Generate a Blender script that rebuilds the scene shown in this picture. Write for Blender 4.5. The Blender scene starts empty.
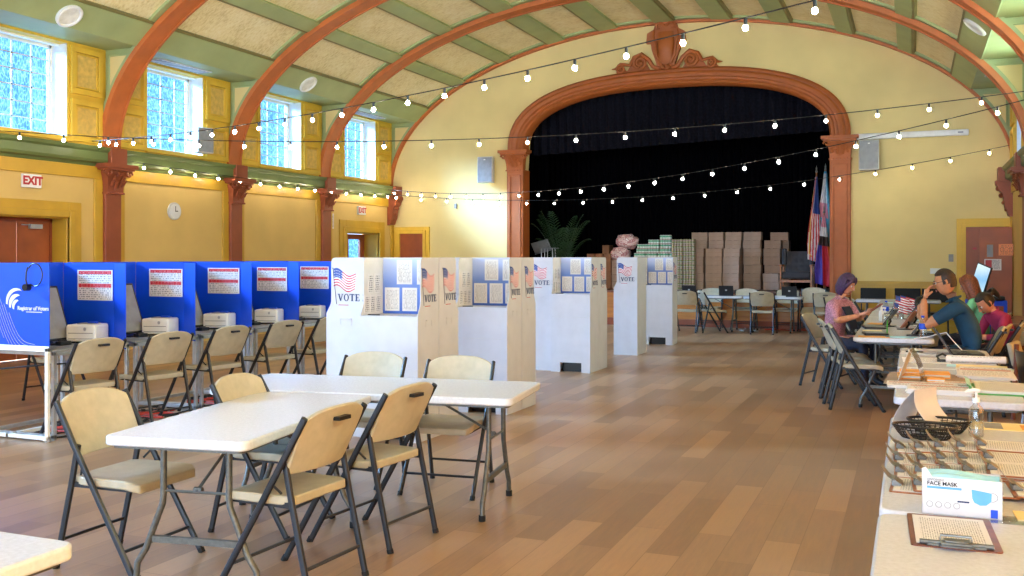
import bpy, math, random
from math import sin, cos, pi, radians as R, sqrt, atan2
from mathutils import Vector as V, Matrix, noise
S = bpy.context.scene
COL = S.collection
rng = random.Random(7)

# ---------------------------------------------------------------- camera, sky, sun, exposure
FPX, EYE = 975.0, 1.55
YAW = math.atan(400 / FPX)
FW = (-sin(YAW), cos(YAW)); RT = (cos(YAW), sin(YAW))
cam = bpy.data.objects.new('camera', bpy.data.cameras.new('camera'))
COL.objects.link(cam); S.camera = cam
cam.location = (0, 0, EYE); cam.rotation_euler = (pi / 2, 0, YAW)
cam.data.sensor_width = 36; cam.data.lens = 36 * FPX / 1024
cam.data.shift_y = -31 / 1024; cam.data.clip_start = .05; cam.data.clip_end = 200
w = bpy.data.worlds.new('sky'); S.world = w; w.use_nodes = True
SKY = w.node_tree.nodes['Background']
SKY.inputs[0].default_value = (.50, .72, 1.0, 1); SKY.inputs[1].default_value = 2.3
sl = bpy.data.lights.new('sun', 'SUN'); sl.energy = 75; sl.angle = R(26); sl.color = (.80, .90, 1.0)
sun = bpy.data.objects.new('sun', sl); COL.objects.link(sun)
sun.rotation_euler = V((.84, .30, -.45)).to_track_quat('-Z', 'Y').to_euler()
S.view_settings.view_transform = 'Standard'; S.view_settings.look = 'None'
S.view_settings.gamma = 1; S.view_settings.use_curve_mapping = False
S.view_settings.exposure = 0.55
S.cycles.max_bounces = 7; S.cycles.diffuse_bounces = 5; S.cycles.glossy_bounces = 3
S.cycles.transparent_max_bounces = 12; S.cycles.sample_clamp_indirect = 6
S.cycles.caustics_reflective = False; S.cycles.caustics_refractive = False
def lamp(name, kind, loc, direction, energy, color, size=(1, 1), parent=None, spread=None):
    l = bpy.data.lights.new(name, kind); l.energy = energy; l.color = color
    if kind == 'AREA':
        l.shape = 'RECTANGLE'; l.size, l.size_y = size
        if spread: l.spread = spread
    o = bpy.data.objects.new(name, l); COL.objects.link(o)
    o.location = loc; o.rotation_euler = V(direction).to_track_quat('-Z', 'Y').to_euler()
    if parent: o.parent = parent
    return o
# added fill lamps, out of view: behind the viewer and outside the right wall
lamp('rear_fill', 'AREA', (-5.1, -22, 1.0), (0, 1, .1), 5600, (.66, .82, 1.0), (26, 11))  # unseen lamp added beyond the open rear end to brighten the hall
lamp('warm_side_fill', 'AREA', (2.3, 5.0, 1.9), (-1, 0, .1), 220, (1.0, .68, .26), (13, 2.0))  # unseen lamp added to warm the faces turned to the right
for yy in (2.8, 9.07, 15.3):
    lamp('high_side_fill', 'AREA', (2.5, yy, 4.2), (-1, 0, .6), 900, (1.0, .86, .52), (4.5, 1.5))  # added lamps, tilted up to brighten the vault

# ---------------------------------------------------------------- colours and materials
def lin(c):
    if isinstance(c, str): c = [int(c[i:i+2], 16) / 255 for i in (0, 2, 4)]
    return tuple(x / 12.92 if x <= .04045 else ((x + .055) / 1.055) ** 2.4 for x in c[:3]) + (1,)
class N:
    """tiny wrapper for building shader node trees"""
    def __init__(s, name):
        s.m = bpy.data.materials.new(name); s.m.use_nodes = True; s.t = s.m.node_tree
        s.b = s.t.nodes['Principled BSDF']; s.out = s.t.nodes['Material Output']; s.tc = None
    def n(s, typ, **k):
        x = s.t.nodes.new(typ)
        for a, b in k.items(): setattr(x, a, b)
        return x
    def l(s, a, b): s.t.links.new(a, b)
    def co(s, kind='Object'):
        if not s.tc: s.tc = s.n('ShaderNodeTexCoord')
        return s.tc.outputs[kind]
    def xyz(s, kind='Object'):
        x = s.n('ShaderNodeSeparateXYZ'); s.l(s.co(kind), x.inputs[0]); return x.outputs
    def math(s, op, a, b=None, c=None):
        x = s.n('ShaderNodeMath', operation=op)
        for i, v in enumerate((a, b, c)):
            if v is None: continue
            if isinstance(v, (int, float)): x.inputs[i].default_value = v
            else: s.l(v, x.inputs[i])
        return x.outputs[0]
    def noise(s, scale, detail=3, rough=.5, kind='Object', stretch=None):
        x = s.n('ShaderNodeTexNoise'); x.inputs['Scale'].default_value = scale
        x.inputs['Detail'].default_value = detail; x.inputs['Roughness'].default_value = rough
        v = s.co(kind)
        if stretch:
            mp = s.n('ShaderNodeMapping'); mp.inputs['Scale'].default_value = stretch; s.l(v, mp.inputs[0]); v = mp.outputs[0]
        s.l(v, x.inputs['Vector']); return x.outputs['Fac']
    def ramp(s, f, stops, const=False):
        x = s.n('ShaderNodeValToRGB'); r = x.color_ramp
        if const: r.interpolation = 'CONSTANT'
        while len(r.elements) < len(stops): r.elements.new(.5)
        for e, (p, c) in zip(r.elements, stops): e.position = p; e.color = lin(c)
        s.l(f, x.inputs[0]); return x.outputs[0]
    def mix(s, f, a, b):
        x = s.n('ShaderNodeMix', data_type='RGBA')
        for i, v in ((0, f), (6, a), (7, b)):
            if isinstance(v, (int, float)): x.inputs[i].default_value = v
            elif isinstance(v, (tuple, str)): x.inputs[i].default_value = lin(v)
            else: s.l(v, x.inputs[i])
        return x.outputs[2]
    def bump(s, h, strength=.3, dist=.01):
        x = s.n('ShaderNodeBump'); x.inputs['Strength'].default_value = strength; x.inputs['Distance'].default_value = dist
        s.l(h, x.inputs['Height']); s.l(x.outputs[0], s.b.inputs['Normal'])
    def fin(s, color=None, rough=.6, metal=0, spec=None):
        if color is not None:
            if isinstance(color, (tuple, str)): s.b.inputs['Base Color'].default_value = lin(color)
            else: s.l(color, s.b.inputs['Base Color'])
        s.b.inputs['Roughness'].default_value = rough; s.b.inputs['Metallic'].default_value = metal
        if spec is not None: s.b.inputs['Specular IOR Level'].default_value = spec
        return s.m
def shade(c, k):
    c = [int(c[i:i+2], 16) / 255 for i in (0, 2, 4)]; return tuple(min(1, x * k) for x in c)
def plain(name, c, rough=.6, metal=0, var=.06, scale=9, bump=0, spec=None):
    n = N(name); f = n.noise(scale)
    col = n.ramp(f, [(.3, shade(c, 1 - var)), (.7, shade(c, 1 + var))])
    if bump: n.bump(n.noise(scale * 8), bump, .004)
    return n.fin(col, rough, metal, spec)
def emit(name, c, strength):
    n = N(name); n.b.inputs['Emission Color'].default_value = lin(c); n.b.inputs['Emission Strength'].default_value = strength
    return n.fin(c, .4)

M = {}
M['wall'] = plain('plaster_tan_yellow', 'D2B068', .75, var=.03, scale=1.5, bump=.1)
M['wall_stage'] = plain('plaster_pale_yellow', 'E2CC8C', .75, var=.04, scale=.8, bump=.12)
M['ochre'] = plain('paint_ochre', 'C0962C', .45, var=.04, scale=3)
M['gold'] = plain('paint_golden', 'DDB43C', .5, var=.04, scale=3)
M['goldpanel'] = plain('paint_gold_panel', 'D6B25C', .6, var=.08, scale=12, bump=.3)
M['green'] = plain('paint_sage_green', 'A0AC76', .5, var=.04, scale=2)
M['dkgreen'] = plain('paint_moss_green', '5E6C3E', .4, var=.05, scale=2)
M['olive'] = plain('paint_green_shaded', '80784A', .6, var=.05, scale=2)  # darker green, puts the shade on the purlins' stepped sides into colour
M['rust'] = plain('paint_terracotta', 'A65822', .55, var=.05, scale=4)
M['ribpaint'] = plain('paint_terracotta_lit', 'C06832', .5, var=.05, scale=4)  # same terracotta made lighter, light on the ribs put into the colour
M['rustdk'] = plain('paint_brick_red', '8E4628', .5, var=.06, scale=4)
M['doorred'] = plain('door_red_brown', '9C5028', .45, var=.08, scale=3)
M['white'] = plain('white_plastic', 'E9E9E6', .45, var=.02)
M['offwhite'] = plain('almond_plastic', 'B2A78E', .4, var=.04, scale=14, bump=.15)
M['tabletop'] = plain('granite_white_plastic', 'D0D3DA', .26, var=.03, scale=60, bump=.1)
M['grey'] = plain('grey_plastic', '8A8C90', .5)
M['ltgrey'] = plain('light_grey_plastic', 'C4C4C2', .5)
M['dark'] = plain('charcoal_metal', '17171C', .4, .0, var=.1)
M['legs'] = plain('grey_hammered_metal', '5C5C58', .4, .4, var=.1, scale=40)
M['alu'] = plain('brushed_aluminium', 'B9BCC0', .35, .6, var=.06)
M['chrome'] = plain('polished_steel', '70706C', .32, .55, var=.1, scale=30)
M['black'] = plain('black_plastic', '121216', .35)
M['rubber'] = plain('black_rubber', '0D0D0F', .8)
M['blue'] = plain('corrugated_blue_plastic', '0A4AD8', .42, var=.07, scale=2)
M['boothwhite'] = plain('white_coated_cardboard', 'C6C6CC', .6, var=.02, scale=6)
M['boothgrey'] = plain('grey_lined_cardboard', 'DEDAD4', .7, var=.04, scale=5)
M['paper'] = plain('white_paper', 'D6D6D8', .8, var=.02)
M['cream'] = plain('cream_paper', 'EFDCA4', .8, var=.03)
M['orange'] = plain('orange_note_paper', 'E6A04A', .7, var=.05)
M['skin'] = plain('skin_light', 'C98F72', .5, var=.06, scale=20)
M['tannedskin'] = plain('skin_tan', 'BE8560', .5, var=.06, scale=20)
M['wood'] = None
M['red'] = plain('red_paint', 'B4272C', .5)
M['flagblue'] = plain('flag_blue', '2B4A96', .6)
M['flagred'] = plain('flag_red', 'BC2A3A', .6)
M['flagwhite'] = plain('flag_white', 'EDEBEE', .6)
M['ink'] = plain('dark_blue_ink', '1F3560', .6)
M['cord'] = plain('black_cord', '141414', .7)
M['redcord'] = plain('red_plug_strip', 'C23A2A', .5)
M['kraft'] = plain('kraft_cardboard', 'A28A7A', .8, var=.05, scale=4, bump=.1)
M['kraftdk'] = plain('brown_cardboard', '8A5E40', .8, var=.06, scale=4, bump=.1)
M['bulb'] = emit('glowing_bulb', 'FFEFD2', 130)
M['lens'] = plain('frosted_lens', 'E8E8E2', .35)
M['greenplastic'] = plain('green_binder', '3F9A3A', .4)
M['clear'] = None
def wood_mat(name, c1, c2, rough=.4, axis=(1, 1, 8)):
    n = N(name); f = n.noise(3, 6, .6, stretch=axis)
    return n.fin(n.ramp(f, [(.3, c1), (.7, c2)]), rough)
M['wood'] = wood_mat('varnished_wood', '8A4A1E', 'B06A2E', .3, (8, 8, 1))
M['stagewood'] = wood_mat('stage_front_veneer', 'A85E1C', 'C67C30', .35, (.6, 1, 6))
M['bench'] = wood_mat('bench_wood', '5E2E1A', '86482A', .35, (6, 1, 6))
n = N('clear_plastic'); g = n.n('ShaderNodeBsdfGlossy'); g.inputs['Roughness'].default_value = .08
t = n.n('ShaderNodeBsdfTransparent'); t.inputs[0].default_value = (.90, .93, .95, 1)
mx = n.n('ShaderNodeMixShader'); lw = n.n('ShaderNodeLayerWeight'); lw.inputs[0].default_value = .35
n.l(n.math('ADD', n.math('MULTIPLY', lw.outputs['Facing'], .55), .1), mx.inputs[0]); n.l(t.outputs[0], mx.inputs[1]); n.l(g.outputs[0], mx.inputs[2])
n.l(mx.outputs[0], n.out.inputs[0]); M['clear'] = n.m
# plank floor: long boards running with the room (y)
n = N('oak_plank_floor')
br = n.n('ShaderNodeTexBrick'); mp = n.n('ShaderNodeMapping'); mp.inputs['Rotation'].default_value = (0, 0, pi / 2)
n.l(n.co(), mp.inputs[0]); n.l(mp.outputs[0], br.inputs['Vector'])
for k, v in (('Scale', 1), ('Mortar Size', .0022), ('Mortar Smooth', .2), ('Bias', 0), ('Brick Width', 1.25), ('Row Height', .185)): br.inputs[k].default_value = v
br.offset = .37; br.offset_frequency = 2
br.inputs['Color1'].default_value = (0, 0, 0, 1); br.inputs['Color2'].default_value = (1, 1, 1, 1); br.inputs['Mortar'].default_value = (.25, .25, .25, 1)
grain = n.noise(7, 7, .65, stretch=(6, .45, 1)); big = n.noise(.5, 2)
v = n.math('ADD', n.math('MULTIPLY', br.outputs['Color'], .50), n.math('MULTIPLY', grain, .75))
v = n.math('ADD', v, n.math('MULTIPLY', big, .12))
colr = n.ramp(v, [(.22, '74573F'), (.52, '906E50'), (.95, 'B08A66')])
colr = n.mix(n.math('MULTIPLY', br.outputs['Fac'], .45), colr, '6A4A30')
n.l(n.math('ADD', n.math('MULTIPLY', grain, .2), .26), n.b.inputs['Roughness'])
n.bump(n.math('SUBTRACT', 1.0, br.outputs['Fac']), .15, .002)
M['floor'] = n.fin(colr, .36); n.l(n.math('ADD', n.math('MULTIPLY', grain, .2), .24), n.b.inputs['Roughness'])
# straw-coloured woven ceiling lining
n = N('straw_ceiling_panel'); f = n.noise(16, 5, .7, stretch=(.6, 1.6, 1)); f2 = n.noise(2.2, 3)
c = n.ramp(n.math('ADD', n.math('MULTIPLY', f, .7), n.math('MULTIPLY', f2, .3)), [(.36, 'D8C48C'), (.5, 'F0E0AC'), (.66, 'F8ECC8')])
n.bump(f, .4, .01); M['vault'] = n.fin(c, .85)
# window glass: old patterned glass with foliage showing through as blue and white streaks
def glass(name, c1, c2, c3, scale=5):
    n = N(name)
    f = n.noise(scale, 5, .8, stretch=(1, 1.0, 1.6)); vo = n.n('ShaderNodeTexVoronoi', feature='DISTANCE_TO_EDGE'); vo.inputs['Scale'].default_value = scale * 2.2
    mp = n.n('ShaderNodeMapping'); mp.inputs['Scale'].default_value = (1, 2.2, .8); mp.inputs['Rotation'].default_value = (.6, 0, 0)
    n.l(n.co(), mp.inputs[0]); n.l(mp.outputs[0], vo.inputs['Vector'])
    e = n.math('MULTIPLY', n.math('MINIMUM', vo.outputs[0], .12), 2.5)
    c = n.ramp(n.math('ADD', n.math('MULTIPLY', f, .85), n.math('SUBTRACT', .28, e)), [(.30, c1), (.46, c2), (.62, c3)])
    t = n.n('ShaderNodeBsdfTransparent'); n.l(c, t.inputs[0]); g = n.n('ShaderNodeBsdfGlossy'); g.inputs['Roughness'].default_value = .1
    mx = n.n('ShaderNodeMixShader'); mx.inputs[0].default_value = .05
    n.l(t.outputs[0], mx.inputs[1]); n.l(g.outputs[0], mx.inputs[2]); n.l(mx.outputs[0], n.out.inputs[0])
    return n.m
M['glass'] = glass('patterned_window_glass', '8AB0CC', 'A4CAE8', 'CDE4F6')
M['amber'] = glass('added_amber_glass', 'F0C080', 'FFD498', 'FFE0A8', 3)  # tinted panes added to warm the light from the right
def printed(name, base, ink, rows=16, words=26, head=None, margin=.08, axes=('Y', 'X'), thresh=.5):
    """a sheet with rows of small print; rows run along the second Generated axis"""
    n = N(name); g = n.xyz('Generated'); a, b = g[axes[0]], g[axes[1]]
    fr = n.math('FRACT', n.math('MULTIPLY', a, rows)); line = n.math('GREATER_THAN', fr, .52)
    cb = n.n('ShaderNodeCombineXYZ'); n.l(n.math('MULTIPLY', b, words), cb.inputs[0]); n.l(n.math('FLOOR', n.math('MULTIPLY', a, rows)), cb.inputs[1])
    wn = n.n('ShaderNodeTexNoise'); wn.inputs['Scale'].default_value = 1.0; n.l(cb.outputs[0], wn.inputs['Vector'])
    word = n.math('GREATER_THAN', wn.outputs['Fac'], thresh)
    inb = n.math('MULTIPLY', n.math('LESS_THAN', n.math('ABSOLUTE', n.math('SUBTRACT', b, .5)), .5 - margin), n.math('LESS_THAN', n.math('ABSOLUTE', n.math('SUBTRACT', a, .5)), .5 - margin))
    k = n.math('MULTIPLY', n.math('MULTIPLY', line, word), inb)
    col = n.mix(k, base, ink)
    if head:
        for lo, hi, hc in head:
            m = n.math('MULTIPLY', n.math('GREATER_THAN', a, lo), n.math('LESS_THAN', a, hi))
            m = n.math('MULTIPLY', m, n.math('LESS_THAN', n.math('ABSOLUTE', n.math('SUBTRACT', b, .5)), .47))
            hw = n.math('MULTIPLY', word, n.math('GREATER_THAN', fr, .3))
            col = n.mix(m, col, n.mix(n.math('MULTIPLY', hw, .18), hc, base))
    return n.fin(col, .7)
M['print'] = printed('printed_sheet', 'E2E2E2', '8A8A90', rows=30, words=40)
M['printx'] = printed('printed_sheet_sideways', 'DAD8D2', '85868C', rows=34, words=40, axes=('X', 'Y'))
M['news'] = printed('newsprint_sheet', 'E2DEDA', '8A8482', rows=22, words=30, head=[(.62, .78, 'C98E7C')])
M['newsz'] = printed('ballot_sample_sheet', 'DAD6D0', '9C9698', rows=18, words=12, axes=('Z', 'X'))
M['newszy'] = printed('ballot_sample_sheet_side', 'E0DCD8', '5B565A', rows=9, words=6, axes=('Z', 'Y'))
M['poster'] = printed('red_banded_poster', 'E4E2E4', '8C8C94', rows=15, words=20, head=[(.86, .97, 'CC2030'), (.42, .55, 'CC2030')], axes=('Z', 'X'), margin=.04)
M['notice'] = printed('red_white_notice', 'E6DEDC', '7F7F86', rows=12, words=14, axes=('Z', 'X'), thresh=.45)
M['orangesign'] = printed('orange_notice', 'F09A6A', '8C4A30', rows=8, words=12, axes=('Z', 'X'))
n = N('blue_gradient_print'); g = n.xyz('Generated')
M['bluegrad'] = n.fin(n.ramp(g['Z'], [(0, '3A5FB4'), (.55, '6E88C8'), (1, 'B4BEDC')]), .6)
n = N('screen_glow'); g = n.xyz('Generated'); c = n.ramp(n.math('ADD', g['Z'], n.math('MULTIPLY', n.noise(6), .25)), [(.2, 'BFE4F6'), (.6, '8CC4EE'), (1, 'D8F0FA')])
n.l(c, n.b.inputs['Emission Color']); n.b.inputs['Emission Strength'].default_value = .75; M['screen'] = n.fin('101820', .2)

# ---------------------------------------------------------------- geometry helpers
class MB:
    def __init__(s): s.v = []; s.f = []; s.mi = []; s.T = Matrix.Identity(4); s.k = 0
    def add(s, vs, fs, mi=None):
        o = len(s.v); s.v += [tuple(s.T @ V(p)) for p in vs]
        s.f += [tuple(i + o for i in f) for f in fs]; s.mi += [s.k if mi is None else mi] * len(fs); return s
    def box(s, a, b, mi=None):
        x0, y0, z0 = a; x1, y1, z1 = b
        return s.add([(x0,y0,z0),(x1,y0,z0),(x1,y1,z0),(x0,y1,z0),(x0,y0,z1),(x1,y0,z1),(x1,y1,z1),(x0,y1,z1)],
                     [(0,3,2,1),(4,5,6,7),(0,1,5,4),(1,2,6,5),(2,3,7,6),(3,0,4,7)], mi)
    def cbox(s, c, d, mi=None, rot=None):
        T = s.T
        if rot is not None: s.T = s.T @ Matrix.Translation(c) @ rot.to_4x4(); c = (0, 0, 0)
        s.box([c[i] - d[i] / 2 for i in range(3)], [c[i] + d[i] / 2 for i in range(3)], mi); s.T = T; return s
    def prism(s, poly, axis, a, b, mi=None):
        """poly: list of 2-D points; extruded along axis from a to b (x: (y,z), y: (x,z), z: (x,y))"""
        def p(q, h): return {'x': (h, q[0], q[1]), 'y': (q[0], h, q[1]), 'z': (q[0], q[1], h)}[axis]
        k = len(poly); A = sum(poly[i][0] * poly[(i+1) % k][1] - poly[(i+1) % k][0] * poly[i][1] for i in range(k))
        if (A > 0) == (axis == 'y'): poly = poly[::-1]
        if a > b: a, b = b, a
        vs = [p(q, a) for q in poly] + [p(q, b) for q in poly]
        fs = [tuple(range(k))[::-1], tuple(range(k, 2 * k))] + [(i, (i+1) % k, k + (i+1) % k, k + i) for i in range(k)]
        return s.add(vs, fs, mi)
    def tube(s, pts, r, n=8, mi=None, cap=True, flat=1.0):
        pts = [V(p) for p in pts]; rings = []; rr = r if isinstance(r, (list, tuple)) else [r] * len(pts)
        prev = None
        for i, p in enumerate(pts):
            d = (pts[min(i+1, len(pts)-1)] - pts[max(i-1, 0)])
            d = d.normalized() if d.length > 1e-9 else V((0, 0, 1))
            if prev is None:
                u = d.cross(V((0, 0, 1)))
                if u.length < .05: u = d.cross(V((1, 0, 0)))
            else: u = prev - d * prev.dot(d)
            u.normalize(); prev = u; w_ = d.cross(u)
            rings.append([p + (u * cos(2*pi*j/n) + w_ * sin(2*pi*j/n) * flat) * rr[i] for j in range(n)])
        vs = [q for ring in rings for q in ring]
        fs = [(i*n+j, i*n+(j+1) % n, (i+1)*n+(j+1) % n, (i+1)*n+j) for i in range(len(pts)-1) for j in range(n)]
        if cap: fs += [tuple(range(n))[::-1], tuple(range((len(pts)-1)*n, len(pts)*n))]
        return s.add(vs, fs, mi)
    def cyl(s, a, b, r, n=16, mi=None, r2=None): return s.tube([a, b], [r, r if r2 is None else r2], n, mi)
    def lathe(s, prof, c=(0, 0, 0), n=20, mi=None, sx=1, sy=1):
        vs = [(c[0] + r * cos(2*pi*j/n) * sx, c[1] + r * sin(2*pi*j/n) * sy, c[2] + z) for r, z in prof for j in range(n)]
        fs = [(i*n+j, i*n+(j+1) % n, (i+1)*n+(j+1) % n, (i+1)*n+j) for i in range(len(prof)-1) for j in range(n)]
        if prof[0][0] > 1e-6: fs.append(tuple(range(n))[::-1])
        if prof[-1][0] > 1e-6: fs.append(tuple(range((len(prof)-1)*n, len(prof)*n)))
        return s.add(vs, fs, mi)
    def grid(s, fn, nu, nv, mi=None, mfn=None):
        o = len(s.v); vs = [fn(i / nu, j / nv) for j in range(nv + 1) for i in range(nu + 1)]
        fs = [(j*(nu+1)+i, j*(nu+1)+i+1, (j+1)*(nu+1)+i+1, (j+1)*(nu+1)+i) for j in range(nv) for i in range(nu)]
        s.add(vs, fs, mi)
        if mfn: s.mi[-len(fs):] = [mfn((i + .5) / nu, (j + .5) / nv) for j in range(nv) for i in range(nu)]
        return s
    def slab(s, fn, nu, nv, off, mi=None):
        """closed shell: the surface fn(u,v) and the same surface moved by off (vector or function)"""
        P = [V(fn(i / nu, j / nv)) for j in range(nv + 1) for i in range(nu + 1)]
        O = off if callable(off) else (lambda u, v: V(off))
        Q = [P[j*(nu+1)+i] + V(O(i / nu, j / nv)) for j in range(nv + 1) for i in range(nu + 1)]
        k = len(P); W = nu + 1
        fs = [(j*W+i, j*W+i+1, (j+1)*W+i+1, (j+1)*W+i) for j in range(nv) for i in range(nu)]
        fs += [tuple(k + a for a in f[::-1]) for f in fs]
        rim = [i for i in range(nu)] + [j*W+nu for j in range(nv)] + [nv*W+i for i in range(nu, 0, -1)] + [j*W for j in range(nv, 0, -1)]
        fs += [(rim[(i+1) % len(rim)], rim[i], k + rim[i], k + rim[(i+1) % len(rim)]) for i in range(len(rim))]
        return s.add(P + Q, fs, mi)
    def ball(s, c, r, n=12, m=8, mi=None, sc=(1, 1, 1)):
        vs = [(c[0], c[1], c[2] - r * sc[2])]
        for i in range(1, m):
            a = -pi/2 + pi*i/m
            vs += [(c[0] + r*sc[0]*cos(a)*cos(2*pi*j/n), c[1] + r*sc[1]*cos(a)*sin(2*pi*j/n), c[2] + r*sc[2]*sin(a)) for j in range(n)]
        vs.append((c[0], c[1], c[2] + r * sc[2])); t = len(vs) - 1
        fs = [(0, 1+(j+1) % n, 1+j) for j in range(n)] + [(1+i*n+j, 1+i*n+(j+1) % n, 1+(i+1)*n+(j+1) % n, 1+(i+1)*n+j) for i in range(m-2) for j in range(n)]
        fs += [(t, t-n+j, t-n+(j+1) % n) for j in range(n)]
        return s.add(vs, fs, mi)
    def build(s, name, mats, parent=None, loc=None, smooth=False, bevel=0, label=None, seg=2):
        me = bpy.data.meshes.new(name); me.from_pydata(s.v, [], s.f)
        if not isinstance(mats, (list, tuple)): mats = [mats]
        for m in mats: me.materials.append(M[m] if isinstance(m, str) else m)
        if len(mats) > 1: me.polygons.foreach_set('material_index', s.mi)
        if smooth:
            me.polygons.foreach_set('use_smooth', [True] * len(s.f))
            try: me.set_sharp_from_angle(angle=R(42))
            except Exception: pass
        me.update()
        o = bpy.data.objects.new(name, me); COL.objects.link(o)
        if parent: o.parent = parent
        if loc: o.location = loc
        if bevel:
            b = o.modifiers.new('bevel', 'BEVEL'); b.width = bevel; b.segments = seg; b.limit_method = 'ANGLE'; b.angle_limit = R(50)
        if label: o['label'] = label
        return o
def tag(o, label, cat, group=None, kind=None):
    o['label'] = label; o['category'] = cat
    if group: o['group'] = group
    if kind: o['kind'] = kind
    return o
def thing(name, label, cat, loc=(0, 0, 0), rz=0, group=None):
    o = bpy.data.objects.new(name, None); COL.objects.link(o); o.location = loc; o.rotation_euler = (0, 0, rz)
    o.empty_display_size = .1
    return tag(o, label, cat, group)
KIDS = {}
def copy_tree(o, parent=None):
    c = o.copy(); COL.objects.link(c); c.parent = parent
    for ch in [x for x in bpy.data.objects if x.parent == o]: copy_tree(ch, c)
    return c
def place(proto, used, loc, rz, label, group=None):
    o = proto if not used[0] else copy_tree(proto)
    used[0] = True; o.location = loc; o.rotation_euler = (0, 0, rz); o['label'] = label
    if group: o['group'] = group
    return o
def struct(o): o['kind'] = 'structure'; return o
def rnd(x0, y0, x1, y1, r, k=5):
    """rounded rectangle outline"""
    out = []
    for cx, cy, a0 in ((x1-r, y1-r, 0), (x0+r, y1-r, 90), (x0+r, y0+r, 180), (x1-r, y0+r, 270)):
        out += [(cx + r*cos(R(a0 + 90*i/k)), cy + r*sin(R(a0 + 90*i/k))) for i in range(k+1)]
    return out
def text(name, body, size, mat, parent, loc, rot, ext=.001, align='CENTER', bold=.02):
    cu = bpy.data.curves.new(name, 'FONT'); cu.body = body; cu.size = size; cu.extrude = ext; cu.align_x = align; cu.align_y = 'CENTER'; cu.offset = size * bold
    tmp = bpy.data.objects.new(name + '_tmp', cu); COL.objects.link(tmp)
    dg = bpy.context.evaluated_depsgraph_get(); me = bpy.data.meshes.new_from_object(tmp.evaluated_get(dg))
    bpy.data.objects.remove(tmp); bpy.data.curves.remove(cu)
    me.materials.clear(); me.materials.append(M[mat])
    o = bpy.data.objects.new(name, me); COL.objects.link(o); o.location = loc; o.rotation_euler = rot
    if parent: o.parent = parent
    return o
def at(u, v, y):
    t = (u - 512) / FPX; rx = FW[0] + t * RT[0]; ry = FW[1] + t * RT[1]; k = y / ry
    return (k * rx, y, EYE + k * (257 - v) / FPX)
# ================================================================ THE HALL
XL, XR, YB, YF = -12.1, 1.82, 21.6, -4.5          # left wall, right wall, stage wall, rear opening
XC, EA, EB, Z0 = -5.14, 6.96, 3.48, 3.3           # vault: centre, half width, rise, springing height
def el(th, off=0): return (XC + (EA + off) * cos(R(th)), Z0 + (EB + off) * sin(R(th)))
RIBS = [21.6 - 3.13 * k for k in range(0, 9)]
mb = MB().box((XL - .4, YF, -.1), (XR + .4, YB + .3, 0)); struct(mb.build('floor', 'floor'))
# --- side walls; openings are cut by laying the wall out in blocks
def wall_blocks(mb, x0, x1, y0, y1, z0, z1, holes):
    """holes: (ya, yb, za, zb) not overlapping in y"""
    y = y0
    for ya, yb, za, zb in sorted(holes):
        if ya > y: mb.box((x0, y, z0), (x1, ya, z1))
        if za > z0: mb.box((x0, ya, z0), (x1, yb, za))
        if zb < z1: mb.box((x0, ya, zb), (x1, yb, z1))
        y = yb
    if y < y1: mb.box((x0, y, z0), (x1, y1, z1))
D1 = (10.02, 11.36, 0, 2.16); D2 = (19.36, 20.84, 0, 2.13)
mb = MB(); wall_blocks(mb, XL - .45, XL, YF, YB + .3, 0, 3.3, [D1, D2]); struct(mb.build('wall_left', 'wall'))
WIN = [((RIBS[k] + RIBS[k+1]) / 2 - .72, (RIBS[k] + RIBS[k+1]) / 2 + .72) for k in range(8)]
mb = MB(); wall_blocks(mb, XL - .45, XL, YF, YB + .3, 3.3, 5.1, [(a, b, 3.42, 4.86) for a, b in WIN]); struct(mb.build('wall_left_upper', 'gold'))
LOWR = [(-2.6, -.6), (.4, 2.4), (3.4, 5.4), (6.4, 8.4), (9.4, 11.4)]  # unseen low windows, added to let in warm light from the right
mb = MB(); wall_blocks(mb, XR, XR + .3, YF, YB + .3, 0, 3.3, [(a, b, .9, 2.75) for a, b in LOWR]); struct(mb.build('wall_right', 'wall'))
mb = MB(); wall_blocks(mb, XR, XR + .45, YF, YB + .3, 3.3, 5.1, [(a, b, 3.42, 4.86) for a, b in WIN]); struct(mb.build('wall_right_upper', 'gold'))
# --- windows
def window(idx, xg, side, a, b, za, zb, cols, rows, glass, blind=True):
    """side -1: on the left wall (room towards +x)"""
    d = -side
    f = MB(); t = .05
    for p, q in (((a, za), (b, za + t)), ((a, zb - t), (b, zb)), ((a, za), (a + t, zb)), ((b - t, za), (b, zb))):
        f.box((xg - .03, p[0], p[1]), (xg + .03, q[0], q[1]))
    w_ = struct(f.build('window_%d' % idx, 'white', bevel=.006))
    m = MB()
    for i in range(1, cols): yy = a + (b - a) * i / cols; m.box((xg - .012, yy - .011, za + t), (xg + .012, yy + .011, zb - t))
    for i in range(1, rows): zz = za + (zb - za) * i / rows; m.box((xg - .012, a + t, zz - .009), (xg + .012, b - t, zz + .009))
    m.build('muntin_grid', 'ltgrey', w_)
    MB().box((xg - .004, a + t, za + t), (xg + .004, b - t, zb - t)).build('window_pane', glass, w_)
    if blind:
        r = MB(); r.box((xg + d*.10, a - .02, zb - .02), (xg + d*.19, b + .02, zb + .04)); r.build('roller_blind_case', 'white', w_, bevel=.01)
    return w_
k = 1
for a, b in WIN:
    window(k, XL - .36, -1, a + .01, b - .01, 3.43, 4.85, 4, 6, 'glass'); k += 1
for a, b in WIN[:6]:
    window(k, XR + .36, 1, a + .01, b - .01, 3.43, 4.85, 4, 6, 'glass', False); k += 1
for a, b in LOWR:
    window(k, XR + .2, 1, a + .01, b - .01, .91, 2.74, 3, 4, 'amber', False); k += 1
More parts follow.
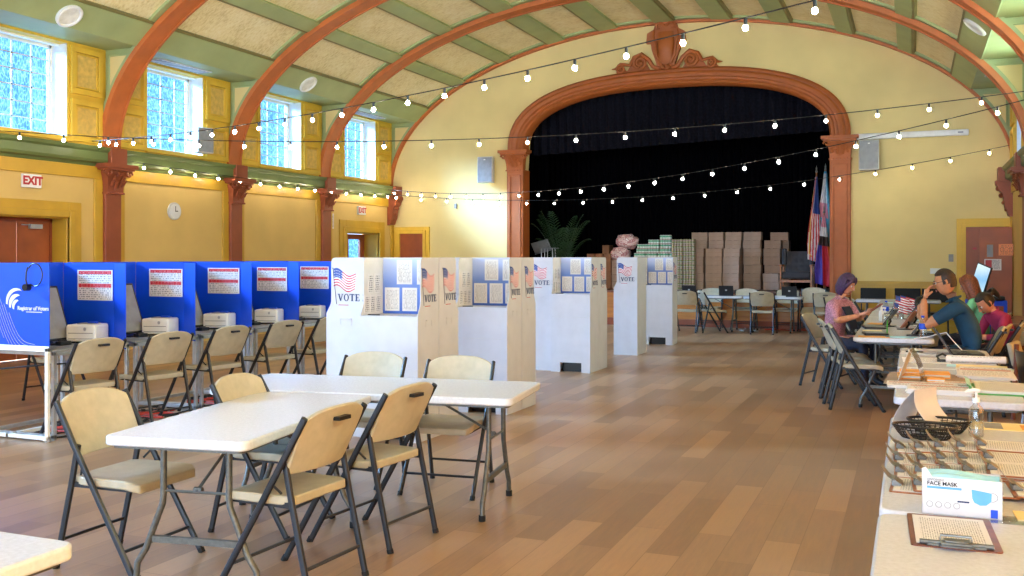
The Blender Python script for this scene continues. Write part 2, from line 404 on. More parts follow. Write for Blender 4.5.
# white lined reveals of the high windows
mb = MB()
for a, b in WIN:
    for x0, x1 in ((XL - .33, XL - .02), (XR + .02, XR + .33)):
        mb.box((x0, b, 3.42), (x1, b - .012, 4.86)); mb.box((x0, a, 3.42), (x1, a + .012, 4.86)); mb.box((x0, a, 3.40), (x1, b, 3.425))
struct(mb.build('trim_1', 'white'))
# gold panelled pilaster faces between the high windows, both sides
def frame_rect(mb, x, d, a, b, za, zb, t, h, inner=True):
    for p, q in (((a, za), (b, za + t)), ((a, zb - t), (b, zb)), ((a, za + t), (a + t, zb - t)), ((b - t, za + t), (b, zb - t))):
        mb.box((min(x, x + d*h), p[0], p[1]), (max(x, x + d*h), q[0], q[1]))
ti = 2
for side, X_ in ((-1, XL), (1, XR)):
    d = -side; mb = MB(); pm = MB()
    for i, (a, b) in enumerate(WIN):
        r0, r1 = RIBS[i+1] + .17, RIBS[i] - .17
        for p, q in ((r0, a - .04), (b + .04, r1)):
            for za, zb in ((3.36, 4.02), (4.10, 4.84)):
                frame_rect(mb, X_, d, p, q, za, zb, .09, .045)
                pm.box((min(X_, X_ + d*.012), p + .1, za + .1), (max(X_, X_ + d*.012), q - .1, zb - .1))
                fr = .10
                frame_rect(mb, X_ , d, p + fr, q - fr, za + fr, zb - fr, .025, .03)
        mb.box((min(X_, X_ + d*.06), a - .05, 3.34), (max(X_, X_ + d*.06), b + .05, 3.41))
    o = struct(mb.build('trim_%d' % ti, 'gold', bevel=.006)); pm.build('raised_panel', 'goldpanel', o); ti += 1
# --- cornice along both side walls
def cornice(name, X_, d):
    prof = [(0, 3.00), (.03, 3.00), (.05, 3.04), (.12, 3.06), (.14, 3.10), (.14, 3.22), (.18, 3.25), (.20, 3.30), (0, 3.30)]
    m = MB(); m.prism([(X_ + d*p, z) for p, z in prof], 'y', YF, YB); return struct(m.build(name, 'dkgreen'))
cornice('trim_%d' % ti, XL, 1); ti += 1
cornice('trim_%d' % ti, XR, -1); ti += 1
# --- capital helper: leafy terracotta capital, local frame: wall at y=0, projecting to -y
def capital(parent, w_=.34, h=.45, dep=.16, mat='rustdk'):
    m = MB()
    m.box((-w_/2 - .02, -dep - .01, -.03), (w_/2 + .02, 0, 0)); m.box((-w_/2, -dep, .0), (w_/2, 0, h * .55))
    def bell(u, v):
        a = v; sp = .03 * a * a * 2; x = (u * 2 - 1) * (w_/2 + sp); return (x, -dep - sp * 1.2, h*.05 + v * h * .72)
    m.slab(bell, 8, 6, (0, dep + .02, 0))
    m.box((-w_/2 - .12, -dep - .13, h * .78), (w_/2 + .12, 0, h * .86)); m.box((-w_/2 - .16, -dep - .17, h * .86), (w_/2 + .16, 0, h))
    for sx in (-1, 1):                                        # scrolls at the corners
        c = V((sx * (w_/2 + .05), -dep - .08, h * .66)); pts = [c + V((sx * cos(a) * r, 0, sin(a) * r)) for a, r in [(i * .5, .075 - i * .0045) for i in range(14)]]
        m.tube(pts, .018, 6); m.tube([p + V((0, .05, 0)) for p in pts], .016, 6)
        for j, (x, z) in enumerate(((.04, .1), (.12, .16), (.08, .3), (.02, .4))):   # leaves
            b = V((sx * x * (w_/.34), -dep - .035 - .05 * z, h * z + .03)); m.tube([b, b + V((sx*.01, -.03, .06)), b + V((sx*.02, -.06, .09)), b + V((sx*.02, -.075, .07))], [.03, .028, .02, .006], 6, flat=.5)
    m.tube([(0, -dep, h*.1), (0, -dep - .03, h*.45), (0, -dep - .07, h*.6), (0, -dep - .085, h*.5)], [.035, .04, .03, .008], 7, flat=.5)
    m.ball((0, -dep - .09, h * .8), .035, 8, 6)
    for j in range(7): m.ball((-w_/2 + w_ * j / 6, -dep - .01, -.012), .016, 6, 4)
    return m.build('capital', mat, parent, smooth=True)
# --- pilasters under the ribs on the side walls
for side, X_, rz in ((-1, XL, pi/2), (1, XR, -pi/2)):
    for i, y in enumerate(RIBS[1:]):
        o = bpy.data.objects.new('trim_%d' % ti, None); COL.objects.link(o); struct(o); ti += 1
        o.location = (X_, y, 0); o.rotation_euler = (0, 0, rz)
        m = MB(); m.box((-.17, -.09, 0), (.17, 0, 2.62)); m.box((-.2, -.12, 0), (.2, 0, .3)); m.box((-.2, -.12, .3), (.2, 0, .34))
        m.build('pilaster_shaft', 'rustdk', o, bevel=.012)
        c = capital(o, .34, .45, .13); c.location = (0, 0, 2.60)
        MB().box((-.17, -.215, 3.03), (.17, 0, 3.31)).build('cornice_block', 'rustdk', o, bevel=.008)
    # corbel at the stage wall corner
    o = bpy.data.objects.new('trim_%d' % ti, None); COL.objects.link(o); struct(o); ti += 1
    d = 1 if side < 0 else -1; o.location = (X_, YB, 0)
    m = MB(); pr = [(0, 3.05), (.50, 3.05), (.50, 2.98), (.44, 2.95), (.40, 2.86), (.30, 2.80), (.26, 2.70), (.22, 2.52), (.16, 2.45), (.12, 2.36), (0, 2.34)]
    m.prism([(d * p * .6, z) for p, z in pr], 'y', -.30, -.02)
    for q in range(4): m.ball((d * (.24 - q * .045), -.16, 2.9 - q * .14), .055 - q * .006, 8, 6, sc=(1, 2.0, 1))
    m.build('scroll_bracket', 'rustdk', o, smooth=True)
    MB().box((min(0, d*.26), -.34, 3.03), (max(0, d*.26), 0, 3.31)).build('cornice_block', 'rustdk', o, bevel=.008)
# --- ochre frames round the wall panels of the side walls
mb = MB()
for i in range(8):
    r0, r1 = RIBS[i+1] + .17, RIBS[i] - (.17 if i else 0)
    for X_, d in ((XL, 1), (XR, -1)):
        a, b = (X_, X_ + d * .035)
        mb.box((min(a, b), r0, 2.80), (max(a, b), r1, 3.0)); mb.box((min(a, b), r0, 0), (max(a, b), r0 + .13, 2.8)); mb.box((min(a, b), r1 - .17, 0), (max(a, b), r1, 2.8))
        if X_ == XL: continue
        mb.box((min(a, b), r0, 0), (max(a, b), r1, .2))
struct(mb.build('trim_%d' % ti, 'ochre', bevel=.008)); ti += 1
# --- doors of the left wall: deep ochre reveals and moulded casings
def casing(mb, X_, d, a, b, top, w_=.24, h=.06):
    for k_, (ww, hh) in enumerate(((w_, h * .6), (w_ * .45, h))):
        x0, x1 = sorted((X_, X_ + d * hh))
        mb.box((x0, a - ww, 0), (x1, a, top + ww)); mb.box((x0, b, 0), (x1, b + ww, top + ww)); mb.box((x0, a, top), (x1, b, top + ww))
mb = MB(); casing(mb, XL, 1, D1[0], D1[1], D1[3]); casing(mb, XL, 1, D2[0], D2[1], D2[3], .28)
for Dd in (D1, D2):
    mb.box((XL - .42, Dd[0] - .005, 0), (XL, Dd[0] + .02, Dd[3])); mb.box((XL - .42, Dd[1] - .02, 0), (XL, Dd[1] + .005, Dd[3])); mb.box((XL - .42, Dd[0], Dd[3] - .02), (XL, Dd[1], Dd[3] + .005))
struct(mb.build('trim_%d' % ti, 'ochre', bevel=.008)); ti += 1
o = bpy.data.objects.new('door_1', None); COL.objects.link(o); struct(o); o.location = (XL - .34, 10.70, 0)
for sy in (-1, 1):
    MB().box((-.025, min(sy*.005, sy*.60), .01), (.025, max(sy*.005, sy*.60), 2.08)).build('door_leaf', 'doorred', o, bevel=.004)
MB().box((-.04, -.66, 0), (.04, -.60, 2.13)).box((-.04, .60, 0), (.04, .66, 2.13)).box((-.04, -.66, 2.08), (.04, .66, 2.14)).build('door_frame', 'rustdk', o)
m = MB().box((.03, .20, 1.98), (.09, .42, 2.05)); m.box((.05, .06, 2.03), (.07, .22, 2.045)); m.build('door_closer', 'alu', o, bevel=.004)
m = MB().box((.03, .08, 1.0), (.07, .5, 1.06)); m.box((.03, -.5, 1.0), (.07, -.08, 1.06)); m.build('push_bar', 'alu', o, bevel=.004)
o = bpy.data.objects.new('door_2', None); COL.objects.link(o); struct(o); o.location = (XL - .40, 20.1, 0)
m = MB(); m.box((-.03, -.72, 0), (.03, -.60, 2.1)); m.box((-.03, .52, 0), (.03, .72, 2.1)); m.box((-.03, -.6, 1.98), (.03, .52, 2.1)); m.box((-.03, -.6, 0), (.03, .52, .3)); m.box((-.03, -.05, .3), (.03, .0, 1.98)); m.box((-.03, -.6, 1.05), (.03, .52, 1.1))
m.build('door_frame', 'rustdk', o, bevel=.005)
MB().box((-.006, -.6, .3), (.006, .52, 1.98)).build('door_pane', 'glass', o)
MB().box((.03, .50, .95), (.09, .53, 1.25)).build('door_handle', 'alu', o, bevel=.004)

# --- stage wall with the arched opening
PCX, PI_, PO = -5.06, 3.46, 3.88
def sup(cx, hw, zb, h, n_=2.5, k=44):
    out = []
    for i in range(k + 1):
        a = pi - pi * i / k; c, s_ = cos(a), sin(a)
        out.append((cx + hw * math.copysign(abs(c) ** (2 / n_), c), zb + h * abs(s_) ** (2 / n_)))
    return out
inner = sup(PCX, PI_, 4.05, 1.34); outer = sup(PCX, PO, 4.05, 1.72)
mid_ = sup(PCX, (PI_ + PO) / 2, 4.05, 1.53)
top = [(XL, 0), (XL, 3.0)] ; mb = MB()
# front skin as strips between the opening and the vault line
nst = 44; yf, yb = YB, YB + .3
def vault_z(x):
    q = max(0, 1 - ((x - XC) / (EA + .3)) ** 2); return Z0 + (EB + .35) * sqrt(q)
mb.box((XL, yf, 0), (PCX - PI_ - .05, yb, 3.4)); mb.box((PCX + PI_ + .05, yf, 0), (XR, yb, 3.4))
def strip(xa, xb, za, zb_):
    za1 = vault_z(xa); zb1 = vault_z(xb); mb.prism([(xa, za), (xb, zb_), (xb, max(zb1, zb_ + .01)), (xa, max(za1, za + .01))], 'y', yf, yb)
xs = [XL + (PCX - PI_ - .05 - XL) * i / 10 for i in range(11)]
for a, b in zip(xs[:-1], xs[1:]): strip(a, b, 3.4, 3.4)
xs = [PCX + PI_ + .05 + (XR - PCX - PI_ - .05) * i / 10 for i in range(11)]
for a, b in zip(xs[:-1], xs[1:]): strip(a, b, 3.4, 3.4)
arc = [(PCX - PI_ - .05, 3.4)] + [(x, z + .05) for x, z in inner[1:-1]] + [(PCX + PI_ + .05, 3.4)]
for (a, za), (b, zb_) in zip(arc[:-1], arc[1:]):
    if b > a: strip(a, b, za, zb_)
mb.box((PCX - PI_ - .05, yf + .05, 0), (PCX + PI_ + .05, yb, .74))
struct(mb.build('wall_stage', 'wall_stage'))
# proscenium: moulded arch band swept between outer and inner curves
prof = [(0, 0), (0, .10), (.10, .14), (.16, .12), (.22, .12), (.26, .17), (.36, .19), (.46, .16), (.55, .16), (.62, .12), (.72, .12), (.80, .08), (.92, .09), (1.0, .05), (1.0, -.25)]
mb = MB(); vs = []; kk = len(prof)
for (ox, oz), (ix, iz) in zip(outer, inner):
    vs += [(ox + (ix - ox) * t_, YB - dd, oz + (iz - oz) * t_) for t_, dd in prof]
fs = [(i*kk+j, (i+1)*kk+j, (i+1)*kk+j+1, i*kk+j+1) for i in range(len(outer)-1) for j in range(kk-1)]
mb.add(vs, fs); struct(mb.build('trim_%d' % ti, 'rust', smooth=True)); ti += 1
for sx in (-1, 1):
    o = bpy.data.objects.new('trim_%d' % ti, None); COL.objects.link(o); struct(o); ti += 1
    cx = PCX + sx * (PI_ + PO) / 2 ; o.location = (cx, YB, 0)
    m = MB(); m.box((-.21, -.14, 0), (.21, .28, 3.62)); m.box((-.25, -.18, 0), (.25, .28, .35)); m.box((-.23, -.16, .35), (.23, .28, .42))
    for a, b in (((-.15, .55), (-.12, 3.5)), ((.12, .55), (.15, 3.5)), ((-.12, .55), (.12, .58)), ((-.12, 3.47), (.12, 3.5))): m.box((a[0], -.16, a[1]), (b[0], -.13, b[1]))
    m.build('pilaster_shaft', 'rust', o, bevel=.01)
    c = capital(o, .42, .46, .16, 'rust'); c.location = (0, 0, 3.62)
# cartouche above the arch: shield with scrolls
m = MB(); sh = [(0, 6.80), (.14, 6.84), (.22, 6.78), (.26, 6.66), (.40, 6.58), (.42, 6.36), (.32, 6.36), (.30, 6.2), (.24, 6.02), (.18, 5.82), (.0, 5.74)]
pts = sh + [(-x, z) for x, z in sh[-2:0:-1]]
cxx = PCX - .04
m.prism([(cxx + x * 1.06, z) for x, z in pts], 'y', YB - .12, YB)
def dome(u, v):
    a = (u * 2 - 1); b = v; hw = .20 - .05 * abs(b - .6); return (cxx + a * hw, YB - .12 - .11 * sqrt(max(0, 1 - a * a)) * sin(pi * min(1, b * .9 + .08)), 5.88 + b * .72)
m.slab(dome, 12, 10, (0, .05, 0))
def scroll(cx, cz, r, turns, sg, tk):
    ps = []
    for i in range(int(turns * 10) + 1):
        a = i / 10 * 2 * pi; rr = r * (1 - .8 * i / (turns * 10)); ps.append((cx + sg * rr * cos(a + pi/2), YB - .14 - .002 * i, cz + rr * sin(a + pi/2)))
    m.tube(ps, [tk * (1 - .5 * i / len(ps)) for i in range(len(ps))], 7)
    m.ball((cx, YB - .14, cz), r * .28, 8, 6)
for sg in (-1, 1):
    scroll(cxx + sg * .57, 5.93, .17, 1.8, -sg, .045); scroll(cxx + sg * 1.02, 5.82, .11, 1.6, -sg, .035)
    m.tube([(cxx + sg*.14, YB - .1, 5.78), (cxx + sg*.28, YB - .13, 5.82), (cxx + sg*.38, YB - .14, 5.98), (cxx + sg*.55, YB - .14, 6.12), (cxx + sg*.72, YB - .13, 6.06), (cxx + sg*.82, YB - .12, 5.9), (cxx + sg*.95, YB - .12, 5.92), (cxx + sg*1.04, YB - .12, 5.94), (cxx + sg*1.16, YB - .1, 5.84), (cxx + sg*1.26, YB - .08, 5.84)], [.05, .05, .05, .055, .05, .04, .04, .04, .03, .008], 7)
    m.prism([(cxx + sg*a, z) for a, z in ((.1, 5.70), (.35, 5.74), (.55, 6.06), (.76, 5.98), (.9, 5.78), (1.05, 5.88), (1.16, 5.76), (1.0, 5.66), (.5, 5.68))], 'y', YB - .07, YB)
    m.tube([(cxx + sg*.02, YB - .12, 6.72), (cxx + sg*.10, YB - .16, 6.80), (cxx + sg*.20, YB - .16, 6.76), (cxx + sg*.20, YB - .15, 6.66), (cxx + sg*.13, YB - .15, 6.66)], [.02, .04, .04, .035, .01], 7)
    m.tube([(cxx + sg*.26, YB - .1, 6.66), (cxx + sg*.28, YB - .15, 6.5), (cxx + sg*.24, YB - .15, 6.3), (cxx + sg*.2, YB - .14, 6.05), (cxx + sg*.08, YB - .12, 5.84)], [.02, .035, .03, .035, .03], 7)
    m.ball((cxx + sg*.06, YB - .16, 5.80), .055, 8, 6)
tag(m.build('wall_ornament', 'rust', smooth=True), 'glazed terracotta shield cartouche with scrolls above the stage arch', 'ornament')
# chair rail, wainscot and skirting of the stage wall, outside the pillars
mb = MB()
for a, b in ((XL, PCX - PO - .02), (PCX + PO + .02, .83)):
    mb.box((a, YB - .05, .98), (b, YB, 1.05)); mb.box((a, YB - .035, .90), (b, YB, .98)); mb.box((a, YB - .02, 0), (b, YB, .90)); mb.box((a, YB - .04, 0), (b, YB - .02, .16)) 
struct(mb.build('trim_%d' % ti, 'ochre', bevel=.005)); ti += 1
# doors of the stage wall
mb = MB(); d2 = YB
for a, b, tp in ((-11.88, -11.23, 2.13), (1.0, 1.80, 2.15)):
    for ww, hh in ((.17, .05), (.08, .08)):
        mb.box((a - ww, d2 - hh, 0), (a, d2, tp + ww)); mb.box((a, d2 - hh, tp), (b, d2, tp + ww))
        mb.box((b, d2 - hh, 0), (min(b + ww, XR), d2, tp + ww))
struct(mb.build('trim_%d' % ti, 'gold', bevel=.005)); ti += 1
o = bpy.data.objects.new('door_3', None); COL.objects.link(o); struct(o); o.location = (-11.555, YB, 0)
MB().box((-.325, -.03, .005), (.325, 0, 2.13)).build('door_leaf', 'doorred', o); MB().box((-.26, -.05, .95), (-.22, -.03, 1.2)).build('door_handle', 'alu', o)
o = bpy.data.objects.new('door_4', None); COL.objects.link(o); struct(o); o.location = (1.0, YB, 0)
MB().box((0, -.03, .005), (.8, 0, 2.15)).build('door_leaf', 'doorred', o, label='closed far leaf in shade')
m = MB(); m.box((.22, -.42, .01), (.80, -.37, 2.13)); m.build('door_leaf', 'doorred', o, bevel=.003)
m = MB(); m.box((.33, -.43, 1.52), (.49, -.42, 1.82)); m.build('window_frame', 'rust', o, bevel=.003)
MB().box((.355, -.435, 1.55), (.465, -.43, 1.79)).build('window_pane', 'grey', o)
m = MB(); m.cyl((.29, -.43, 1.10), (.29, -.48, 1.10), .03); m.tube([(.29, -.48, 1.10), (.36, -.485, 1.10), (.41, -.48, 1.09)], .011, 8); m.build('door_handle', 'chrome', o, smooth=True)
def flat_sign(name, label, cat, x, y, z, w_, h, mat, th=.006):
    o = MB().box((-w_/2, -th, -h/2), (w_/2, 0, h/2)).build(name, mat, loc=(x, y, z)); return tag(o, label, cat)
flat_sign('door_notice', 'orange paper notice with dark lines on the open red brown door', 'sign', 1.70, YB - .421, 1.69, .28, .22, 'orangesign')
flat_sign('door_notice', 'white notice with red block below the door window', 'sign', 1.46, YB - .421, 1.40, .30, .22, 'notice')
o = [x for x in bpy.data.objects if x.name.startswith('door_notice')][-1]
MB().box((-.13, -.009, -.06), (-.02, -.006, .09)).build('red_print_block', 'red', o)
flat_sign('door_plate', 'tiny red plate on the closed far door leaf', 'sign', 1.16, YB - .031, 1.72, .07, .04, 'red')
# --- stage platform, front and surroundings
mb = MB().box((-9.6, YB + .3, .0), (-.5, 26.0, .76)); mb.box((PCX - PI_ + .05, YB - .03, .74), (PCX + PI_ - .05, YB + .3, .78))
o = struct(mb.build('floor_stage', 'bench'))
m = MB()
xs = [PCX - PI_ + .02 + i * (2 * PI_ - .04) / 6 for i in range(7)]
m.box((PCX - PI_ + .02, YB - .0, .0), (PCX + PI_ - .02, YB + .06, .74))
for a, b in zip(xs[:-1], xs[1:]):
    for p, q in (((a, .16), (a + .05, .74)), ((b - .05, .16), (b, .74)), ((a, .66), (b, .74))): m.box((p[0], YB - .02, p[1]), (q[0], YB, q[1]))
struct(m.build('trim_%d' % ti, 'stagewood', bevel=.003)); ti += 1
struct(MB().box((PCX - PI_ + .02, YB - .04, 0), (PCX + PI_ - .02, YB, .16)).build('baseboard_stage', 'rustdk', bevel=.004))
mb = MB(); mb.box((-9.8, YB + .3, 0), (-9.6, 26, 6.6)); mb.box((-.5, YB + .3, 0), (-.3, 26, 6.6)); mb.box((-9.8, 26, 0), (-.3, 26.2, 6.6)); mb.box((-9.8, YB + .3, 6.5), (-.3, 26.2, 6.7))
n = N('black_stage_paint'); struct(mb.build('wall_stage_rear', n.fin('08080A', .9)))
n = N('black_velvet'); f = n.noise(30); M['velvet'] = n.fin(n.ramp(f, [(.3, '040406'), (.7, '08080C')]), .95, spec=.02)
M['velvet2'] = plain('black_velvet_valance', '14141C', .9, var=.2, scale=20, spec=.05)
def curtain(name, x0, x1, y, z0, z1, folds, amp, label, seed=1, wav=None, mat='velvet'):
    r_ = random.Random(seed); ph = [r_.uniform(0, 6) for _ in range(6)]
    def fn(u, v):
        x = x0 + (x1 - x0) * u; a = folds * 2 * pi * u
        yy = amp * (sin(a + ph[0] + .5 * sin(a * .13 + ph[1])) * .7 + .3 * sin(a * .37 + ph[2])) * (1 - .25 * v)
        zb = z0 if wav is None else z0 + wav(u); return (x, y + yy, zb + (z1 - zb) * v)
    m = MB().slab(fn, folds * 8, 4, (0, .02, 0)); return tag(m.build(name, mat, smooth=True), label, 'curtain')
curtain('stage_curtain', -9.5, -.6, 25.4, .77, 6.3, 60, .05, 'full-height black velvet curtain closing the back of the stage', 2)
curtain('stage_curtain', -9.5, -.6, 22.5, 4.02, 6.3, 42, .07, 'short black velvet valance gathered under the stage arch', 5, lambda u: .35 * u, 'velvet2')
curtain('stage_curtain', -9.5, -8.7, 23.6, .77, 6.2, 9, .09, 'narrow black side curtain behind the left stage pillar', 8)
curtain('stage_curtain', -1.75, -.6, 23.6, .77, 6.2, 8, .09, 'narrow black side curtain behind the flags at right', 9)

# --- the vault: ribs, straw panels, green purlins and edge beams
TH0, TH1 = 32.7, 147.3
PUR = [90, 79.5, 100.5, 68.7, 111.3, 56.7, 123.3, 44.3, 135.7]
def arcband(mb, y0, y1, o0, o1, a0, a1, k=60, mi=None):
    vs = []
    for i in range(k + 1):
        th = a0 + (a1 - a0) * i / k; p = el(th, o0); q = el(th, o1)
        vs += [(p[0], y0, p[1]), (p[0], y1, p[1]), (q[0], y1, q[1]), (q[0], y0, q[1])]
    fs = []
    for i in range(k):
        a = i * 4; b = a + 4
        fs += [(a, b, b + 1, a + 1)[::-1], (a + 1, b + 1, b + 2, a + 2)[::-1], (a + 2, b + 2, b + 3, a + 3)[::-1], (a + 3, b + 3, b, a)[::-1]]
    fs += [(0, 1, 2, 3)[::-1], (k*4, k*4+1, k*4+2, k*4+3)]
    mb.add(vs, fs, mi)
mb = MB(); arcband(mb, YF, YB, .10, .25, TH0 - 4, TH1 + 4); ceil = struct(mb.build('ceiling', 'vault', smooth=True))
for a in PUR:
    hw = 1.75 if abs(a - 90) < 25 else 1.5
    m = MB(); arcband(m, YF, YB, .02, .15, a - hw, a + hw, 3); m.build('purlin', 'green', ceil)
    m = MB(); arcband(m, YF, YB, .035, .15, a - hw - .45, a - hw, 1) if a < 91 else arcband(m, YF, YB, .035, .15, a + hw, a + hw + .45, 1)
    m.build('purlin_shade_edge', 'olive', ceil)
for s_ in (-1, 1):
    t0, t1 = (TH1, TH1 + 5.7) if s_ < 0 else (TH0 - 5.7, TH0)
    m = MB(); arcband(m, YF, YB, .02, .25, t0, t1, 6); m.build('edge_beam', 'green', ceil)
    m = MB(); (arcband(m, YF, YB, .035, .25, TH1 - .6, TH1, 1) if s_ < 0 else arcband(m, YF, YB, .035, .25, TH0, TH0 + .6, 1)); m.build('purlin_shade_edge', 'olive', ceil)
    xa, xb = (XL - .45, XC - 6.24) if s_ < 0 else (XC + 6.24, XR + .45)
    m = MB(); m.box((xa, YF, 4.90), (xb, YB, 5.25)); m.build('soffit', 'green', ceil)
for i, y in enumerate(RIBS):
    o = bpy.data.objects.new('trim_%d' % ti, None); COL.objects.link(o); struct(o); ti += 1
    y0, y1 = (y - .14, y) if i == 0 else (y - .17, y + .17)
    m = MB(); arcband(m, y0, y1, -.04 if i else 0, .05, 0, 180)
    arcband(m, y0 - .02, y0 + .03, -.055 if i else -.01, .03, 0, 180)
    if i: arcband(m, y1 - .03, y1 + .02, -.055, .03, 0, 180)
    m.build('rib_band', 'ribpaint', o, smooth=True)
    m = MB()
    arcband(m, y0 + .01, y1 - (.01 if i else 0), .05, .11, 0, 180)
    arcband(m, y0 - .11, y0 + .02, .05, .15, TH0 - 3, TH1 + 3)
    if i: arcband(m, y1 - .02, y1 + .11, .05, .15, TH0 - 3, TH1 + 3)
    m.build('rib_side', 'green', o, smooth=True)
    # spandrels beside the windows
    for s_ in (-1, 1):
        ysp = y - .08 if i else y - .08
        pts = []
        for j in range(13):
            th = 180 - 27.2 * j / 12 if s_ < 0 else 27.2 * j / 12
            pts.append(el(th, .05))
        xw = XL if s_ < 0 else XR
        poly = pts + [(pts[-1][0], 4.92), (xw, 4.92)]
        m = MB().prism(poly, 'y', ysp, ysp + (.16 if i else .08)); m.build('spandrel', 'green', o)
        X = lambda q: xw + (-s_) * q
        tri = [(X(.09), 4.80)] + [(X(q), zz) for q, zz in ((.56, 4.80), (.42, 4.62), (.30, 4.42), (.20, 4.20), (.13, 4.0))] + [(X(.09), 3.92)]
        MB().prism(tri, 'y', ysp - .012, ysp + .01).build('spandrel_panel', 'wall_stage', o)
        fr_ = MB(); tt = tri + [tri[0]]
        for p, q in zip(tt[:-1], tt[1:]): fr_.tube([(p[0], ysp - .01, p[1]), (q[0], ysp - .01, q[1])], .018, 6)
        fr_.build('panel_moulding', 'green', o)
print('trims', ti)
# ================================================================ WALL FITTINGS
def face_left(o, y, z, x=XL): o.location = (x, y, z); o.rotation_euler = (0, 0, pi/2); return o   # local -y faces the room
def exit_sign(y, z, label):
    t = thing('exit_sign', label, 'sign', (XL, y, z), pi/2)
    MB().box((-.16, -.06, -.10), (.16, 0, .10)).build('sign_box', 'white', t, bevel=.008)
    text('exit_letters', 'EXIT', .17, 'red', t, (0, -.062, 0), (pi/2, 0, 0), bold=.045); return t
exit_sign(10.66, 2.675, 'white box sign with red EXIT letters above the double door by the first pilaster')
exit_sign(20.02, 2.65, 'small white EXIT sign above the glazed door in the far left corner')
t = thing('wall_clock', 'round white wall clock between two pilasters', 'clock', (XL, 13.69, 2.36), pi/2)
m = MB(); m.tube([(0, 0, 0), (0, -.05, 0)], .155, 28); m.build('clock_case', 'ltgrey', t, bevel=.01)
m = MB(); m.tube([(0, -.05, 0), (0, -.053, 0)], .13, 28); m.build('clock_face', 'paper', t)
m = MB(); m.box((-.006, -.06, -.01), (.006, -.056, .09)); m.build('minute_hand', 'black', t)
m = MB(); m.box((-.01, -.06, -.008), (.06, -.056, .008)); m.build('hour_hand', 'black', t)
def wall_speaker(loc, rz, label, w_=.40, h=.62, tilt=0):
    t = thing('wall_speaker', label, 'speaker', loc, rz)
    m = MB(); m.prism([(-w_/2, 0), (-w_/2 + .04, .22), (w_/2 - .04, .22), (w_/2, 0)], 'z', -h/2, h/2); ob = m.build('cabinet', 'ltgrey', t, bevel=.015); ob.location = (0, -.28, 0)
    m = MB().box((-w_/2 + .015, -.012, -h/2 + .02), (w_/2 - .015, 0, h/2 - .02)); g = m.build('grille', 'grey', t, bevel=.006); g.location = (0, -.28, 0)
    MB().box((-.02, -.02, -.01), (.02, 0, .01)).build('badge', 'white', g, loc=(0, -.01, h * .38))
    MB().box((-.05, -.08, -.06), (.05, 0, .06)).build('wall_bracket', 'grey', t); return t
wall_speaker((-9.45, YB, 3.64), 0, 'grey wall speaker left of the stage arch')
wall_speaker((-.82, YB, 3.65), 0, 'grey wall speaker right of the stage arch under the screen case')
wall_speaker((XL + .02, 14.28, 3.66), pi/2 - .25, 'white loudspeaker in front of the second high window', .34, .46)
t = thing('projection_screen_case', 'long white projection screen case on the stage wall at right', 'screen', (-.05, YB, 4.05))
MB().box((-1.1, -.14, -.06), (1.1, -.03, .06)).build('case_tube', 'white', t, bevel=.02)
m = MB(); m.box((.9, -.145, -.015), (1.0, -.14, .015)); m.build('maker_badge', 'grey', t)
m = MB(); m.box((-.9, -.03, -.05), (-.84, 0, .05)); m.box((.84, -.03, -.05), (.9, 0, .05)); m.build('mounting_bracket', 'grey', t)
flat_sign('wall_notice', 'narrow upright sign with red letters beside the third pilaster', 'sign', 0, 0, 0, .10, .34, 'notice')
face_left([x for x in bpy.data.objects if x.name == 'wall_notice'][0], 18.82, 2.36)
t = flat_sign('wall_plate', 'small grey device on the stage wall below the left speaker', 'switch', -10.35, YB, 2.80, .06, .12, 'grey', .03)
t = flat_sign('light_switch', 'small dark double switch on the wall left of the right-hand door', 'switch', *at(951, 258, YB), .09, .15, 'grey', .02)
t = flat_sign('card_reader', 'white boxy thermostat on the stage wall right of the arch', 'thermostat', *at(935.5, 271, YB), .2, .11, 'white', .05)
t = flat_sign('power_outlet', 'square white outlet plate near the right-hand door', 'outlet', *at(950.5, 276.5, YB), .16, .15, 'white', .012)
# ceiling lights, grilles, smoke heads
def nrm(th): v = V((cos(R(th)) / EA, 0, sin(R(th)) / EB)); return v.normalized()
def ceiling_disc(th, y, label, r=.20):
    x, z = el(th, .02); nn = nrm(th); t = thing('ceiling_light', label, 'light', (x, y, z))
    t.rotation_euler = nn.to_track_quat('Z', 'Y').to_euler()
    m = MB(); m.lathe([(r, 0.0), (r, -.03), (r - .03, -.045), (r - .05, -.03), (r - .05, 0)], n=32); m.build('trim_ring', 'white', t, smooth=True)
    m = MB(); m.lathe([(0, -.022), (r - .05, -.022), (r - .05, -.01)], n=32); m.build('lens', 'lens', t)
    return t
ceiling_disc(150.5, 10.55, 'round white ceiling light over the nearest high window at left')
ceiling_disc(150.5, 16.55, 'round white ceiling light over the third high window')
ceiling_disc(30.2, 16.4, 'round white ceiling light on the edge beam at top right')
def grille(x, y, z, w_, l, label):
    t = thing('air_grille', label, 'vent', (x, y, z)); MB().box((-w_/2, -l/2, -.02), (w_/2, l/2, 0)).build('grille_frame', 'ltgrey', t, bevel=.005)
    m = MB()
    for i in range(12): m.box((-w_/2 + .03, -l/2 + .04 + (l - .1) * i / 11, -.028), (w_/2 - .03, -l/2 + .055 + (l - .1) * i / 11, -.02))
    m.build('slats', 'grey', t)
grille(XL + .25, 13.6, 4.90, .3, 1.3, 'long flat air grille in the soffit over the second high window')
grille(XL + .25, 19.9, 4.90, .3, 1.3, 'long flat air grille in the soffit over the last high window')
grille(XR - .38, 13.7, 4.90, .45, .6, 'air grille in the green soffit at the top right corner')
grille(XR - .38, 19.8, 4.90, .4, .5, 'dark air grille in the soffit at right nearest the stage')
